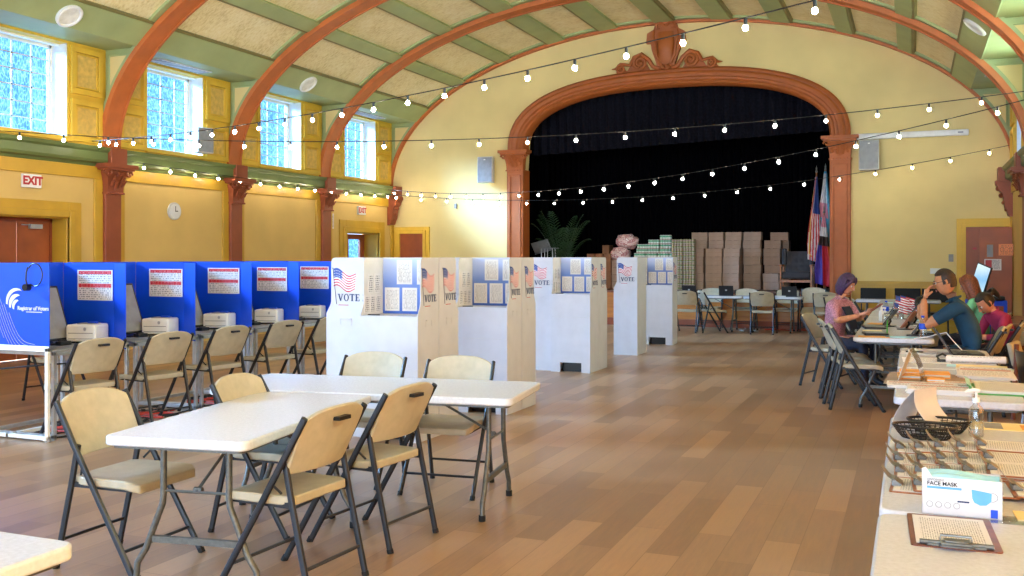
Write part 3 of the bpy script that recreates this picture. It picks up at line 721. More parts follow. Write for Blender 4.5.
for th, y, lb in ((118, 14.0, 'little white smoke detector on a straw ceiling panel at top left'), (107, 17.6, 'little white smoke detector nearer the stage, just behind the second rib')):
    x, z = el(th, .09); m = MB(); m.lathe([(.0, -.07), (.05, -.065), (.07, -.02), (.07, 0)], n=16); tag(m.build('smoke_detector', 'white', loc=(x, y, z + .0), smooth=True), lb, 'detector')

# ---------------------------------------------------------------- festoon strings
def string_light(a, b, sag, nb, label, off=.5, r=.023, dims=()):
    a, b = V(a), V(b); t = thing('string_light', label, 'string lights', tuple(a), 0, 'festoon lights strung across the hall')
    P = lambda u: (b - a) * u - V((0, 0, sag * 4 * u * (1 - u)))
    MB().tube([P(i / 40) for i in range(41)], .006, 5).build('cable', 'cord', t)
    for i in range(nb):
        p = P((i + off) / nb)
        s_ = MB().cyl(p + V((0, 0, .0)), p + V((0, 0, -.055)), .014, 8).build('socket', 'black', t)
        m = MB().lathe([(0, -r * 2.2), (r * .7, -r * 1.9), (r, -r * 1.2), (r * .8, -r * .5), (r * .4, 0)], c=(p.x, p.y, p.z - .05), n=10); m.build('bulb', 'bulb', s_, smooth=True)
    return t
string_light((-11.85, 11.6, 3.36), (1.7, 6.4, 3.58), .26, 26, 'nearest dark festoon cable rising to the upper right, its bulbs largest')
string_light((-11.85, 9.9, 3.32), (1.75, 14.1, 3.72), .38, 22, 'festoon string crossing the stage curtain at the top of the pillars')
string_light((-11.85, 20.9, 3.2), (1.75, 12.3, 3.45), .50, 25, 'festoon string dipping left to right between the two others before the curtain')
string_light((-11.85, 20.7, 3.08), (1.70, 20.6, 3.66), .50, 20, 'lowest festoon string, running just in front of the stage wall')
string_light((-11.85, 12.4, 3.12), (-11.85, 21.2, 3.10), .06, 14, 'festoon string lying along the green cornice of the left wall', r=.023)

# ================================================================ FOLDING CHAIRS AND TABLES
def make_chair():
    t = thing('folding_chair', '', 'chair')
    def seat(u, v):
        x = (u - .5) * 2; yy = -.19 + .40 * v; ww = .215 + .012 * v - .03 * max(0, .12 - v) / .12 - .03 * max(0, v - .9) / .1
        z = .452 - .016 * (1 - x * x) * sin(pi * v) - .035 * max(0, v - .8) ** 2 * 25 * .6
        return (x * ww, yy, z)
    m = MB().slab(seat, 10, 10, (0, 0, -.042)); m.build('seat', 'offwhite', t, smooth=True, bevel=.007)
    def back(u, v):
        x = (u - .5) * 2; top = 1 - .10 * abs(x) ** 4 - .06 * x * x; z = .545 + .29 * v * top
        ww = .232 - .018 * (1 - v) - .025 * max(0, v - .75) ** 2 * 8
        return (x * ww, -.170 - .115 * v + .040 * x * x, z)
    m = MB().slab(back, 12, 8, (0, -.024, -.004)); b = m.build('backrest', 'offwhite', t, smooth=True, bevel=.007)
    m = MB().box((-.045, -.3175, .765), (.045, -.285, .782)); m.build('handle_slot', 'black', b)
    m = MB()
    for sx in (-1, 1):
        x = sx * .236
        m = MB().tube([(x * .97, -.268, .80), (x, -.15, .60), (x, -.02, .385), (x * 1.02, .215, .0)], .0125, 8, flat=1.35); lg = m.build('leg', 'dark', t, smooth=True)
        MB().cyl((x * 1.02, .205, .022), (x * 1.02, .218, .0), .017, 8).build('foot_cap', 'rubber', lg)
        x2 = sx * .212
        m = MB().tube([(x2, -.148, .60), (x2, -.19, .40), (x2, -.285, .0)], .0125, 8, flat=1.35); lg = m.build('leg', 'dark', t, smooth=True)
        MB().cyl((x2, -.280, .022), (x2, -.286, .0), .017, 8).build('foot_cap', 'rubber', lg)
        m2 = MB().box((min(x2, x2 - sx * .014), -.18, .398), (max(x2, x2 - sx * .014), .17, .424)); m2.tube([(x2, -.13, .46), (x, -.10, .50)], .006, 6); m2.build('seat_rail', 'dark', t)
    MB().tube([(-.236, .14, .125), (.236, .14, .125)], .008, 6).build('crossbar', 'dark', t)
    MB().tube([(-.212, -.252, .14), (.212, -.252, .14)], .008, 6).build('crossbar', 'dark', t)
    return t
CH = make_chair(); CHU = [False]; CH.scale = (1.03, 1.03, 1.04)
def chair(x, y, deg, label, group=None):
    """deg: heading the sitter faces, measured from +y towards +x"""
    return place(CH, CHU, (x, y, 0), R(-deg), label, group)
G1 = 'folding chairs around the two empty tables'
chair(-3.66, 3.86, 88, 'folding chair at left end of the empty table, its bare front facing right', G1)
chair(-3.38, 4.68, 86, 'folding chair behind the long side of the empty table, only its back showing above it', G1)
chair(-3.56, 5.86, 176, 'folding chair behind the crosswise table, the left one of two', G1)
chair(-2.86, 5.84, 174, 'folding chair behind the crosswise table beside its right-hand legs', G1)
chair(-2.76, 3.91, -87, 'nearest folding chair, back turned to the viewer, pushed to the empty table', G1)
chair(-2.79, 4.72, -84, 'folding chair second from the viewer along the right side of the empty table', G1)

def make_table(L, W, top='tabletop', foot=.31):
    """folding table along local y, centred on the origin"""
    t = thing('folding_table', '', 'table')
    m = MB().prism(rnd(-W/2, -L/2, W/2, L/2, .05), 'z', .690, .735); tp = m.build('tabletop', top, t, smooth=True, bevel=.010, seg=3)
    m = MB().prism(rnd(-W/2 + .03, -L/2 + .03, W/2 - .03, L/2 - .03, .03), 'z', .676, .69); m.build('frame_rail', 'legs', t)
    for sy in (-1, 1):
        y = sy * (L/2 - .20)
        o = None; m = MB()
        for sx in (-1, 1):
            m.tube([(sx*.17, y, .68), (sx*.17, y, .44), (sx*.175, y, .39), (sx*.20, y, .33), (sx*foot*.85, y, .17), (sx*foot, y, .10), (sx*foot*1.02, y, .0)], .0155, 10)
        m.box((-.225, y - .012, .205), (.225, y + .012, .235)); m.box((-.17, y - .01, .655), (.17, y + .01, .68))
        lg = m.build('leg_frame', 'legs', t, smooth=True)
        m = MB()
        for sx in (-1, 1): m.cyl((sx*foot*1.02, y, .035), (sx*foot*1.02, y, 0), .021, 10)
        m.build('foot_cap', 'rubber', lg)
        m = MB().tube([(0, y, .45), (0, y - sy * .42, .672)], .008, 6); m.tube([(-.17, y, .45), (.17, y, .45)], .007, 6); m.cyl((-.02, y - sy*.02, .455), (.02, y - sy*.02, .455), .016, 8); m.build('brace', 'legs', t)
    return t
def table(x, y, deg, L, W, label, group=None):
    o = make_table(L, W); o.location = (x, y, 0); o.rotation_euler = (0, 0, R(-deg)); o['label'] = label
    if group: o['group'] = group
    return o
table(-3.185, 4.215, -9, 1.53, .72, 'long empty white folding table running away from the viewer')
table(-3.15, 5.43, 82, 1.96, .80, 'empty white folding table set crosswise at the far end of the other')
table(-3.10, 1.72, 90, 1.80, .78, 'corner of a white folding table at the bottom left edge')
G2 = 'registration tables in a line along the right wall'
table(.27, 2.42, 0, 1.82, .74, 'nearest white registration table, holding the lone clipboard', G2)
table(.27, 4.36, 0, 2.00, .74, 'second white registration table, covered with clipboards in rows', G2)
table(.25, 6.92, 0, 1.66, .70, 'white registration table with orange notes and stacked papers', G2)
table(.25, 8.60, 0, 1.66, .70, 'white registration table under the open laptop, beyond the papers', G2)
lb = ['where the man in the dark blue shirt sits', 'second in the far line, with the tablets on stands', 'third in the far line, beyond the woman in maroon', 'last in the far line, nearest the stage wall']
lb.append('fifth in the far line, end-on to the stage wall')
lb[3] = 'fourth in the far line, beyond the person with long brown hair'
for i in range(5):
    table(-.175, 11.37 + 1.84 * i, 0, 1.82, .76, 'white folding table ' + lb[i], G2)

# chairs left and right of the far registration tables
G3 = 'folding chairs along the left side of the far tables'
rowl = [(-.50, 10.62, 84, 'nearest chair left of the far tables, its seat behind the table leg'),
        (-.60, 11.02, 82, 'second chair from the viewer left of the far tables'),
        (-.66, 11.40, 84, 'third chair from the viewer left of the far tables, before the seated woman'),
        (-.60, 12.75, 80, 'chair left of the far tables just right of the seated woman'),
        (-.60, 13.6, 84, 'chair left of the far tables just beyond the seated woman'),
        (-.62, 15.2, 86, 'chair left of the far tables, second beyond the seated woman'),
        (-.60, 16.0, 86, 'chair left of the far tables, third beyond the seated woman'),
        (-.60, 16.9, 86, 'last chair on the left of the far tables, nearest the stage'),
        (-1.10, 17.9, 150, 'loose chair near the stage pillar, seen from its side')]
for x, y, d, l_ in rowl: chair(x, y, d, 'almond ' + l_, G3)
G4 = 'folding chairs along the right side of the far tables'
for x, y, d, l_ in [(.54, 10.76, -88, 'folding chair the man in the dark blue shirt sits on'), (.64, 11.22, -80, 'empty folding chair right of the man, left of a close pair'),
                    (.80, 11.60, -80, 'empty folding chair right of the man, right of a close pair'), (.99, 12.02, -112, 'folding chair under the woman in the maroon top'),
                    (.82, 13.42, -75, 'folding chair under the person with long brown hair')]: chair(x, y, d, l_, G4)
chair(-.91, 12.34, 105, 'folding chair under the woman with purple hair')
# chairs and tables in front of the stage
G5 = 'folding chairs at the tables before the stage'
for x, y, d, l_ in [(-4.28, 20.05, 2, 'folding chair before the stage, its back square to the viewer, leftmost'), (-3.78, 20.15, 62, 'folding chair before the stage turned sideways'),
                    (-4.05, 21.2, 178, 'folding chair behind the stage tables, hidden left of the laptop'), (-3.32, 21.2, 182, 'folding chair behind the stage tables, right of the open laptop'),
                    (-2.78, 20.15, -2, 'folding chair before the stage with the handle slot showing, centre'), (-2.45, 21.2, 180, 'folding chair behind the stage tables behind the centre chair'),
                    (-1.55, 20.2, 2, 'folding chair before the stage, just left of the seated woman')]: chair(x, y, d, l_, G5)
t = copy_tree(CH); t.location = (-1.90, 21.18, .0); t.rotation_euler = (R(-14), 0, R(180)); t['label'] = 'folded grey chair leaning on the stage front near the flags'; t['group'] = G5
bpy.data.objects.remove(t) if False else None
for x, w_, l_ in ((-4.15, 1.8, 'left white table against the stage front'), (-2.65, 1.15, 'right white table against the stage front, with the second laptop')):
    table(x, 20.72, 90, w_, .62, l_, 'white tables before the stage')

# ================================================================ BLUE ACCESSIBLE VOTING BOOTHS
def tubeframe(mb, a, b, s_=.016): 
    a, b = V(a), V(b); lo = [min(a[i], b[i]) - s_ for i in range(3)]; hi = [max(a[i], b[i]) + s_ for i in range(3)]; mb.box(lo, hi)
YS = [6.12, 7.06, 7.97, 8.86, 9.76, 10.66]
XFRT, XBK = -6.69, -7.52
def poster(parent, w_=.43, h=.285):
    return MB().box((-w_/2, -.004, -h/2), (w_/2, 0, h/2)).build('poster', 'poster', parent)
def make_booth():
    """one bay: desk between y=0 (near) and y=.90 (far); opens towards +x; origin under the near front post"""
    t = thing('voting_booth', '', 'booth'); W = .88; D = XFRT - XBK
    m = MB()
    for x in (-.02, -D + .02):
        for y in (.035, W - .02): tubeframe(m, (x, y, .016), (x, y, .73))
    for z in (.73,):
        tubeframe(m, (-D + .02, .035, z), (-.02, .035, z)); tubeframe(m, (-D + .02, W - .02, z), (-.02, W - .02, z)); tubeframe(m, (-.02, .035, z), (-.02, W - .02, z)); tubeframe(m, (-D + .02, .035, z), (-D + .02, W - .02, z))
    tubeframe(m, (-D + .02, .035, .03), (-D + .02, W - .02, .03)); tubeframe(m, (-D + .02, .035, .03), (-.02, .035, .03)); tubeframe(m, (-D + .02, W - .02, .03), (-.02, W - .02, .03))
    m.build('frame', 'alu', t, bevel=.003)
    MB().box((-D + .01, .02, .747), (-.01, W - .005, .765)).build('desk', 'grey', t, bevel=.003)
    p = MB().box((-D, .0, .70), (-D + .008, W, 1.50)).build('back_panel', 'blue', t)
    # far side divider facing the sitter's side, with a folded front flap
    s_ = MB().box((-D + .01, W + .0, .70), (-.19, W + .008, 1.495)).build('side_divider', 'blue', t)
    MB().prism([(-.19, W), (-.01, W - .045), (-.01, W - .037), (-.19, W + .008)], 'z', .70, 1.49).build('front_flap', 'blue', t)
    po = poster(t); po.location = (-.42, W - .002, 1.285)
    return t
BO = make_booth(); BU = [False]
bl = ['first blue voting booth from the left, beside the white logo panel', 'second blue voting booth from the left', 'middle blue voting booth in the row', 'fourth blue voting booth from the left', 'last blue voting booth, half hidden behind the white cardboard booths']
for i in range(5): place(BO, BU, (XFRT, YS[i], 0), 0, bl[i], 'blue voting booths in a row')
# logo panel closing the near end of the row
t = thing('logo_panel', 'blue end panel with white arc logo on a white tube frame', 'panel', (-7.0, 6.08, 0))
MB().box((-.95, 0, .785), (.315, .01, 1.50)).build('blue_board', 'blue', t)
MB().box((-.95, -.002, .755), (.315, .012, .80)).build('lower_edge_strip', 'white', t)
m = MB()
for x in (.30, -.15, -.70): tubeframe(m, (x, .0 if x != -.15 else .5, .016), (x, .0 if x != -.15 else .5, .77))
tubeframe(m, (-.95, 0, .03), (.30, 0, .03)); tubeframe(m, (-.95, .0, .77), (.30, 0, .77)); tubeframe(m, (.30, 0, .03), (.30, -.001, .03)); tubeframe(m, (-.15, 0, .03), (-.15, .5, .03)); tubeframe(m, (.30, -.02, .03), (.30, .0, .03))
m.build('tube_frame', 'white', t, bevel=.003)
m = MB().cyl((.30, 0, .03), (.30, 0, 0), .026, 10); m.cyl((-.70, 0, .03), (-.70, 0, 0), .026, 10); m.build('foot_cap', 'grey', t)
lg = MB()
for r1, r2, a0, a1, cx, cz in ((.115, .095, 60, 190, .0, 0), (.085, .06, 70, 200, .005, -.02), (.052, .035, 80, 210, .01, -.035)):
    po = []
    for i in range(17):
        a = R(a0 + (a1 - a0) * i / 16); po.append((cx + r1 * cos(a) * 1.0, cz + r1 * sin(a)))
    for i in range(16, -1, -1):
        a = R(a0 + (a1 - a0) * i / 16); k_ = r2 + (r1 - r2) * abs(2 * i / 16 - 1) ** 2 * .9; po.append((cx + k_ * cos(a) + .012, cz + k_ * sin(a) - .006))
    lg.prism(po, 'y', -.004, 0)
lo = lg.build('arc_logo', 'paper', t, loc=(-.06, 0, 1.17))
text('logo_words', 'Registrar of Voters', .046, 'paper', lo, (.02, -.003, -.055), (pi/2, 0, 0), align='LEFT')
MB().box((.12, -.004, -.088), (.30, -.001, -.082)).build('thin_white_line', 'paper', lo)
m = MB()
for k_ in range(9):
    m.tube([(-.62 + .06*k_ + .30*(i/14), -.003, 1.36 - .030*k_ - .36 * (i/14) + .10 * sin(i/14*3.2 + k_*.45)) for i in range(15)], .0016, 4)
m.build('swirl_lines', 'boothwhite', t)
# headphones hung on the logo panel
t = thing('headphones', 'thin black headphones hanging on the top edge of the logo panel', 'headphones', (-6.80, 6.05, 1.38))
m = MB(); m.tube([(.085 * sin(a) , -.01, .095 * cos(a) + .02) for a in [i * pi / 14 - .95 for i in range(22)][::-1]], .006, 6)
m.tube([(-.078, -.012, .085), (-.095, -.012, .04), (-.09, -.02, -.02), (-.07, -.025, -.07)], .008, 6); m.build('headband', 'black', t, smooth=True)
m = MB().tube([(-.072, -.05, -.085), (-.072, -.005, -.085)], .030, 14); m.build('ear_cup', 'black', t, smooth=True)
# desk equipment: printer and ballot tablet
def make_printer():
    t = thing('ballot_printer', '', 'printer')
    m = MB().box((-.15, -.17, .015), (.15, .17, .17)); m.build('body', 'white', t, bevel=.02)
    m = MB().box((.146, -.14, .09), (.155, .14, .096)); m.box((.146, -.14, .04), (.154, .14, .045)); m.build('tray_seam', 'grey', t)
    MB().box((-.12, -.09, .17), (.06, .09, .178)).build('output_slot', 'grey', t, bevel=.003)
    MB().box((-.05, .0, .176), (-.0, .1, .19)).build('paper_stop', 'blue', t)
    MB().cyl((.149, .05, .13), (.156, .05, .13), .016, 12).build('round_badge', 'alu', t)
    MB().box((-.13, -.15, 0), (.13, .15, .016)).build('base', 'black', t); return t
PR = make_printer(); PU = [False]; PR.scale = (.85, .82, 1.0)
def make_tablet():
    t = thing('ballot_tablet', '', 'tablet')
    T = Matrix.Rotation(R(-20), 4, 'Y')
    m = MB(); m.T = T; m.box((-.012, -.20, .03), (.012, .20, .55)); m.build('tablet_shell', 'black', t, bevel=.006)
    m = MB(); m.T = T; m.box((.012, -.18, .05), (.0135, .18, .53)); m.build('tablet_screen', 'grey', t)
    m = MB().box((-.14, -.10, 0), (.08, .10, .012)); m.tube([(-.10, 0, .01), (-.06, 0, .16)], .014, 8); m.build('stand', 'black', t, bevel=.003)
    m = MB().box((.10, -.08, 0), (.17, .04, .035)); m.box((.11, -.06, .035), (.14, .02, .045)); m.build('keypad', 'black', t, bevel=.006)
    return t
TB = make_tablet(); TU = [False]
nm = ['first', 'second', 'third', 'fourth', 'fifth']
for i in range(5):
    y = YS[i]
    place(PR, PU, (XFRT - .33, y + .70, .765), R(-72), 'white desktop printer on the desk of the %s blue booth from the left' % nm[i], 'white printers in the blue booths')
    place(TB, TU, (XFRT - .44, y + .42, .765), R(0), 'black-edged ballot tablet leaning back in the %s blue booth from the left' % nm[i], 'ballot tablets in the blue booths')
G6 = 'folding chairs at the blue voting booths'
cp = [(-6.64, 6.38, -81), (-6.57, 7.16, -80), (-6.57, 8.02, -82), (-6.56, 8.94, -80), (-6.54, 9.80, -81)]
for i, (x, y, d) in enumerate(cp): chair(x, y, d, 'folding chair at the %s blue booth from the left' % nm[i], G6)
chair(-8.55, 7.9, 100, 'folding chair at the far side of the blue booths, legs seen below the logo panel')
# cables and plug strips on the floor under the booths
def floor_cable(name, pts, r, mat, label, cat='cable', group=None):
    P = []; n_ = len(pts)
    for i in range(n_ - 1):
        p0, p1, p2, p3 = [V((*pts[max(0, min(n_-1, j))], r + .001)) for j in (i-1, i, i+1, i+2)]
        for k_ in range(6):
            q = k_ / 6; P.append(.5 * ((2*p1) + (-p0+p2)*q + (2*p0-5*p1+4*p2-p3)*q*q + (-p0+3*p1-3*p2+p3)*q**3))
    return tag(MB().tube(P, r, 6).build(name, mat, smooth=True), label, cat, group)
wh = ['under the first blue booth', 'under the second blue booth', 'under the third blue booth', 'under the fourth blue booth', 'under the fifth blue booth']
for i in range(5):
    y = YS[i]
    r_ = random.Random(i)
    for j in range(3):
        pts = [(-6.75 - .22 * j + r_.uniform(-.12, .12), y + .1 + .09 * k_ + r_.uniform(-.25, .35)) for k_ in range(9)]
        floor_cable('power_cable', pts, .006, 'cord', 'tangled black power cable lying %s, %s' % (wh[i], ('nearest the desk posts', 'in the middle of the tangle', 'furthest under the desk')[j]), 'cable', 'black cables on the floor under booth %s' % nm[i])
    t = thing('power_strip', 'bright red power strip on the floor %s' % wh[i], 'power strip', (-7.05 + .1 * (i % 2), y + .45, 0), R(20 + 30 * i))
    MB().box((-.18, -.03, 0), (.18, .03, .035)).build('strip_body', 'redcord', t, bevel=.006)
    m = MB()
    for k_ in range(4): m.box((-.14 + .075*k_, -.02, .034), (-.10 + .075*k_, .02, .06))
    m.build('plug', 'black', t, bevel=.003)
    floor_cable('extension_lead', [(-7.3 + r_.uniform(0, .8), y + .2 + .07*k_ + r_.uniform(-.15, .2)) for k_ in range(8)], .009, 'redcord', 'red extension lead coiled %s' % wh[i], 'cable')
m = MB().tube([(-7.9, 6.02, .60), (-7.3, 5.98, .585), (-6.9, 6.03, .63), (-6.68, 6.3, .64)], .018, 6, flat=.4); tag(m.build('cable_sleeve', 'cord', smooth=True), 'black strap slung under the logo panel', 'strap')
floor_cable('power_cable', [(-7.9, 5.7), (-7.4, 6.0), (-7.1, 6.5), (-6.8, 6.6), (-6.2, 6.9)], .007, 'cord', 'black cable crossing the floor under the logo panel', 'cable')
# ================================================================ WHITE CARDBOARD VOTING BOOTHS
def flag_print(parent, loc, rz, w_=.225, h=.155, s=1):
    """printed waving flag on a pole; local x runs right, z up, lies in the plane y=0"""
    m = MB()
    def fn(u, v):
        wv = .022 * sin(u * 6.5 + .4) - .05 * u * .9
        return (w_ * u * (1 - .05 * (1 - v)), -.0012, (v - 1) * h * (1 - .12 * u) + wv)
    m.grid(fn, 20, 13, mfn=lambda u, v: 2 if (u < .42 and v > 6/13) else (0 if int(v * 13) % 2 == 0 else 1))
    for i in range(5):
        for j in range(3):
            u, v = .04 + i * .08, .55 + j * .15; p = fn(u, v); m.box((p[0] - .003, -.0022, p[2] - .003), (p[0] + .003, -.0014, p[2] + .003), 1)
    m.tube([(-.006, -.002, .008), (.03, -.002, -.30)], .0022, 4, mi=3); m.ball((-.007, -.002, .012), .006, 6, 4, mi=3)
    o = m.build('flag_print', ['flagred', 'flagwhite', 'flagblue', 'ink'], parent, loc); o.rotation_euler = (0, 0, rz); return o
def vote_word(parent, loc, rz, H=.055, mat='ink', narrow=1.0):
    """VOTE in serifed capitals drawn as strokes"""
    m = MB(); t_ = H * .20; e = H * .07
    def st(a, b, w1): # slanted stroke
        m.prism([(a[0] - w1/2, a[1]), (a[0] + w1/2, a[1]), (b[0] + w1/2, b[1]), (b[0] - w1/2, b[1])], 'y', -.0022, 0)
    def sf(x, z, w1): m.box((x - w1/2, -.0022, z), (x + w1/2, 0, z + e))
    x = 0; W = H * .82
    st((W*.5, 0), (W*.14, H), t_); st((W*.5, 0), (W*.84, H), t_ * .5); sf(W*.14, H - e, W*.42); sf(W*.84, H - e, W*.38)
    x += W * 1.12; cx, cz = x + W*.45, H/2
    for i in range(24):
        a, b = 2*pi*i/24, 2*pi*(i+1)/24
        ro = lambda q: (cx + W*.47*cos(q), cz + H*.52*sin(q)); ri = lambda q: (cx + W*.27*cos(q), cz + H*.42*sin(q))
        m.prism([ro(a), ro(b), ri(b), ri(a)], 'y', -.0022, 0)
    x += W * 1.06
    m.box((x + W*.36, -.0022, 0), (x + W*.36 + t_, 0, H)); m.box((x, -.0022, H - e*1.4), (x + W*.9, 0, H)); m.box((x, -.0022, H*.76), (x + e*1.2, 0, H)); m.box((x + W*.9 - e*1.2, -.0022, H*.76), (x + W*.9, 0, H)); sf(x + W*.36 + t_/2, 0, W*.48)
    x += W * 1.04
    m.box((x + W*.12, -.0022, 0), (x + W*.12 + t_, 0, H)); m.box((x, -.0022, H - e*1.3), (x + W*.78, 0, H)); m.box((x, -.0022, 0), (x + W*.82, 0, e*1.3)); m.box((x + W*.2, -.0022, H*.47), (x + W*.58, 0, H*.54))
    m.box((x + W*.78 - e, -.0022, H*.76), (x + W*.78, 0, H)); m.box((x + W*.82 - e, -.0022, 0), (x + W*.82, 0, H*.26)); m.box((x + W*.55, -.0022, H*.4), (x + W*.6, 0, H*.62))
    o = m.build('vote_lettering', mat, parent, loc); o.rotation_euler = (0, 0, rz); o.scale = (narrow, 1, 1); return o
def wing_outline(D, flip=1):
    """side wing of a booth: straight back edge at 0, front edge stepping out below the desk"""
    pts = [(0, 0), (0, 1.545)]
    pts += [(-(D - .05) + .04 - .04 * sin(R(a)), 1.505 + .04 * cos(R(a))) for a in (0, 30, 60, 90)]
    pts += [(-(D - .05), 1.16), (-(D - .035), 1.12), (-(D - .0), 1.06), (-D, 0)]
    return [(x * flip, z) for x, z in pts]
def make_cardbooth(W=.555, D=.385, side_print=True, notch=True):
    """local frame: opens towards -y; x from 0 to W, back panel at y=D, front panel at y=0"""
    t = thing('cardboard_voting_booth', '', 'booth')
    th = .006; DZ = 1.045
    for x, nm_ in ((0, 'side_wing'), (W, 'side_wing')):
        m = MB(); o_ = [(q[0] + D, q[1]) for q in wing_outline(D)]
        m.prism(o_, 'x', x - (th if x else 0), x + (0 if x else th)); m.build(nm_, 'boothwhite', t)
    MB().box((th, D - th, 0), (W - th, D, 1.545)).build('back_panel', 'boothwhite', t)
    # front panel with the cut-out at the floor
    m = MB(); a, b = W * .24, W * .78
    m.box((th, .0, 0), (a, th, .13)); m.box((b, .0, 0), (W - th, th, .13)); m.box((th, 0, .13), (W - th, th, DZ)); m.build('front_panel', 'boothwhite', t)
    MB().box((a, .10, .0), (b, .106, .16)).build('slot_shade', 'black', t)  # black sheet, puts the shade inside the cut-out into colour
    MB().box((th, -.0, DZ), (W - th, D - th, DZ + .006)).build('writing_shelf', 'boothwhite', t)
    MB().box((th, -.003, .74), (W - th, .0, .743)).build('fold_line', 'ltgrey', t)
    # lined inner faces
    o_ = [(q[0] + D, q[1]) for q in wing_outline(D)]; zc = [(max(.012, q[0]), max(DZ + .007, q[1])) for q in o_]
    inn = [(D - .01, DZ + .007), (D - .01, 1.54)] + [(q[0] + .003, q[1] - .004) for q in o_[2:6]] + [(.054, 1.16), (.039, 1.12), (.012, DZ + .007)]
    MB().prism(inn, 'x', th, th + .002).build('wing_lining', 'boothgrey', t)
    MB().prism(inn, 'x', W - th - .002, W - th).build('wing_lining', 'boothgrey', t)
    g = MB().box((th + .003, D - th - .003, DZ + .006), (W - th - .003, D - th, 1.535)).build('blue_backing', 'bluegrad', t)
    def sheet(p, q, z, w_, h): MB().box((p, D - .0125, z), (p + w_, D - .009, z + h)).build('sample_ballot', 'newsz', t)
    sheet(.15, D, 1.31, .15, .215); sheet(.35, D, 1.31, .15, .215)
    for k_ in range(3): sheet(.03 + .175 * k_, D, 1.075, .145, .205)
    def ssheet(y, z, w_, h): MB().box((th + .002, y, z), (th + .006, y + w_, z + h)).build('instruction_sheet', 'newszy', t)
    for k_ in range(2): ssheet(.12 + .11 * k_, 1.235, .085, .17)
    for k_ in range(3): ssheet(.06 + .095 * k_, 1.065, .08, .155)
    MB().tube([(.05, .05, DZ + .012), (.16, .055, DZ + .012)], .005, 6).build('pen', 'black', t)
    if side_print:
        for x, rz in ((W, pi/2), (0, -pi/2)):
            s_ = 1 if x else -1; off = .0008 * s_
            x0 = .075 if x else D - .075
            f = flag_print(t, (x + off, x0, 1.44), rz); v = vote_word(t, (x + off, x0 + s_ * .045, 1.168), rz, .062, narrow=1.05)
            MB().box((0, -.001, 0), (.10, 0, .006)).build('small_print', 'red', t, (x + off, x0 + s_ * .05, 1.130)).rotation_euler = (0, 0, rz)
        for x in (0, W):
            s_ = 1 if x else -1
            m = MB(); m.box((0, -.0025, .0), (.115, .0, .006)); m.box((0, -.0025, .0), (.005, 0, .055)); m.box((.11, -.0025, 0), (.115, 0, .055)); m.box((0, -.010, .055), (.115, 0, .061))
            m.build('handle_flap', 'boothwhite', t, (x + .0008 * s_, .14 if x else .25, .955)).rotation_euler = (0, 0, pi/2 if x else -pi/2)
    return t
CB = make_cardbooth(); CBU = [False]
GB = 'white cardboard voting booths'
def cb(x, y, deg, label): return place(CB, CBU, (x, y, 0), R(deg), label, GB)
# origin is the left front corner when looking at the opening
for X0, Y0, tag_ in ((-4.355, 7.20, 'nearest'), (-4.225, 8.82, 'second'), (-4.525, 12.42, 'third')):
    cb(X0, Y0, 0, 'cardboard booth of the %s cluster opening towards the viewer, sample ballots inside' % tag_)
    cb(X0 + .557, Y0 + .39 + .388, 180, 'cardboard booth of the %s cluster opening to the stage, back to back with its twin' % tag_)
    cb(X0 - .388, Y0 + .08 + .555, -90, 'cardboard booth of the %s cluster, broad flag and VOTE side facing the viewer' % tag_)
cb(-4.385, 15.0 + .50, -90, 'single cardboard voting booth beyond the third cluster, flag and VOTE side facing the viewer')
cb(-4.45, 16.92, 0, 'last cardboard voting booth, nearest the stage, opening towards the viewer')
# ================================================================ ON THE REGISTRATION TABLES
ZT = .7352
def sheet_(name, x, y, w_, l_, mat, label, cat='paper', rz=0, z=ZT, th=.002, group=None):
    o = MB().box((-w_/2, -l_/2, 0), (w_/2, l_/2, th)).build(name, mat, loc=(x, y, z)); o.rotation_euler = (0, 0, R(rz)); return tag(o, label, cat, group)
def lever_clip(parent, mat='chrome', wide=.075):
    """board clip: base plate, sprung jaw and raised lever; origin at the board's end, board towards +x"""
    m = MB(); m.box((.0, -wide/2, 0), (.028, wide/2, .003)); m.prism([(.002, 0), (.030, 0), (.034, .006), (.012, .020), (.0, .016)], 'y', -wide/2, wide/2)
    m.tube([(.010, -wide/2 - .006, .018), (.010, wide/2 + .006, .018)], .005, 8)
    def lv(u, v): return (.012 - .046 * u, (v - .5) * wide * (.75 + .2 * sin(pi * u)), .020 + .040 * u - .012 * sin(pi * u))
    m.slab(lv, 5, 4, (0, 0, .0025)); m.tube([(.03, -wide/2, .004), (.036, 0, .003), (.03, wide/2, .004)], .003, 6)
    return m.build('lever_clip', mat, parent, smooth=True)
def make_clipboard(L=.33, W=.235):
    t = thing('clipboard', '', 'clipboard')
    MB().prism(rnd(0, -W/2, L, W/2, .012, 3), 'z', 0, .004).build('board', 'wood', t)
    MB().box((.012, -W/2 + .01, .0045), (L - .02, W/2 - .01, .0065)).build('form_sheet', 'printx', t)
    c = lever_clip(t); c.location = (.004, 0, .006); return t
CL = make_clipboard(); CLU = [False]
rows = [(4.47, 5, 'farthest row'), (4.21, 5, 'second row from the back'), (3.98, 5, 'third row from the back')]
cnt = ['lowest, clip furthest left', 'second from the bottom', 'middle one', 'second from the top', 'topmost, its sheet fully bare']
for y, n_, rn in rows:
    for i in range(n_):
        place(CL, CLU, (-.065 + .078 * i + rng.uniform(-.008, .008), y + rng.uniform(-.008, .008), ZT + .0085 * i), R(rng.uniform(-3, 3)), 'clipboard with lever clip in the %s, %s' % (rn, cnt[i]), 'clipboards fanned out in rows')
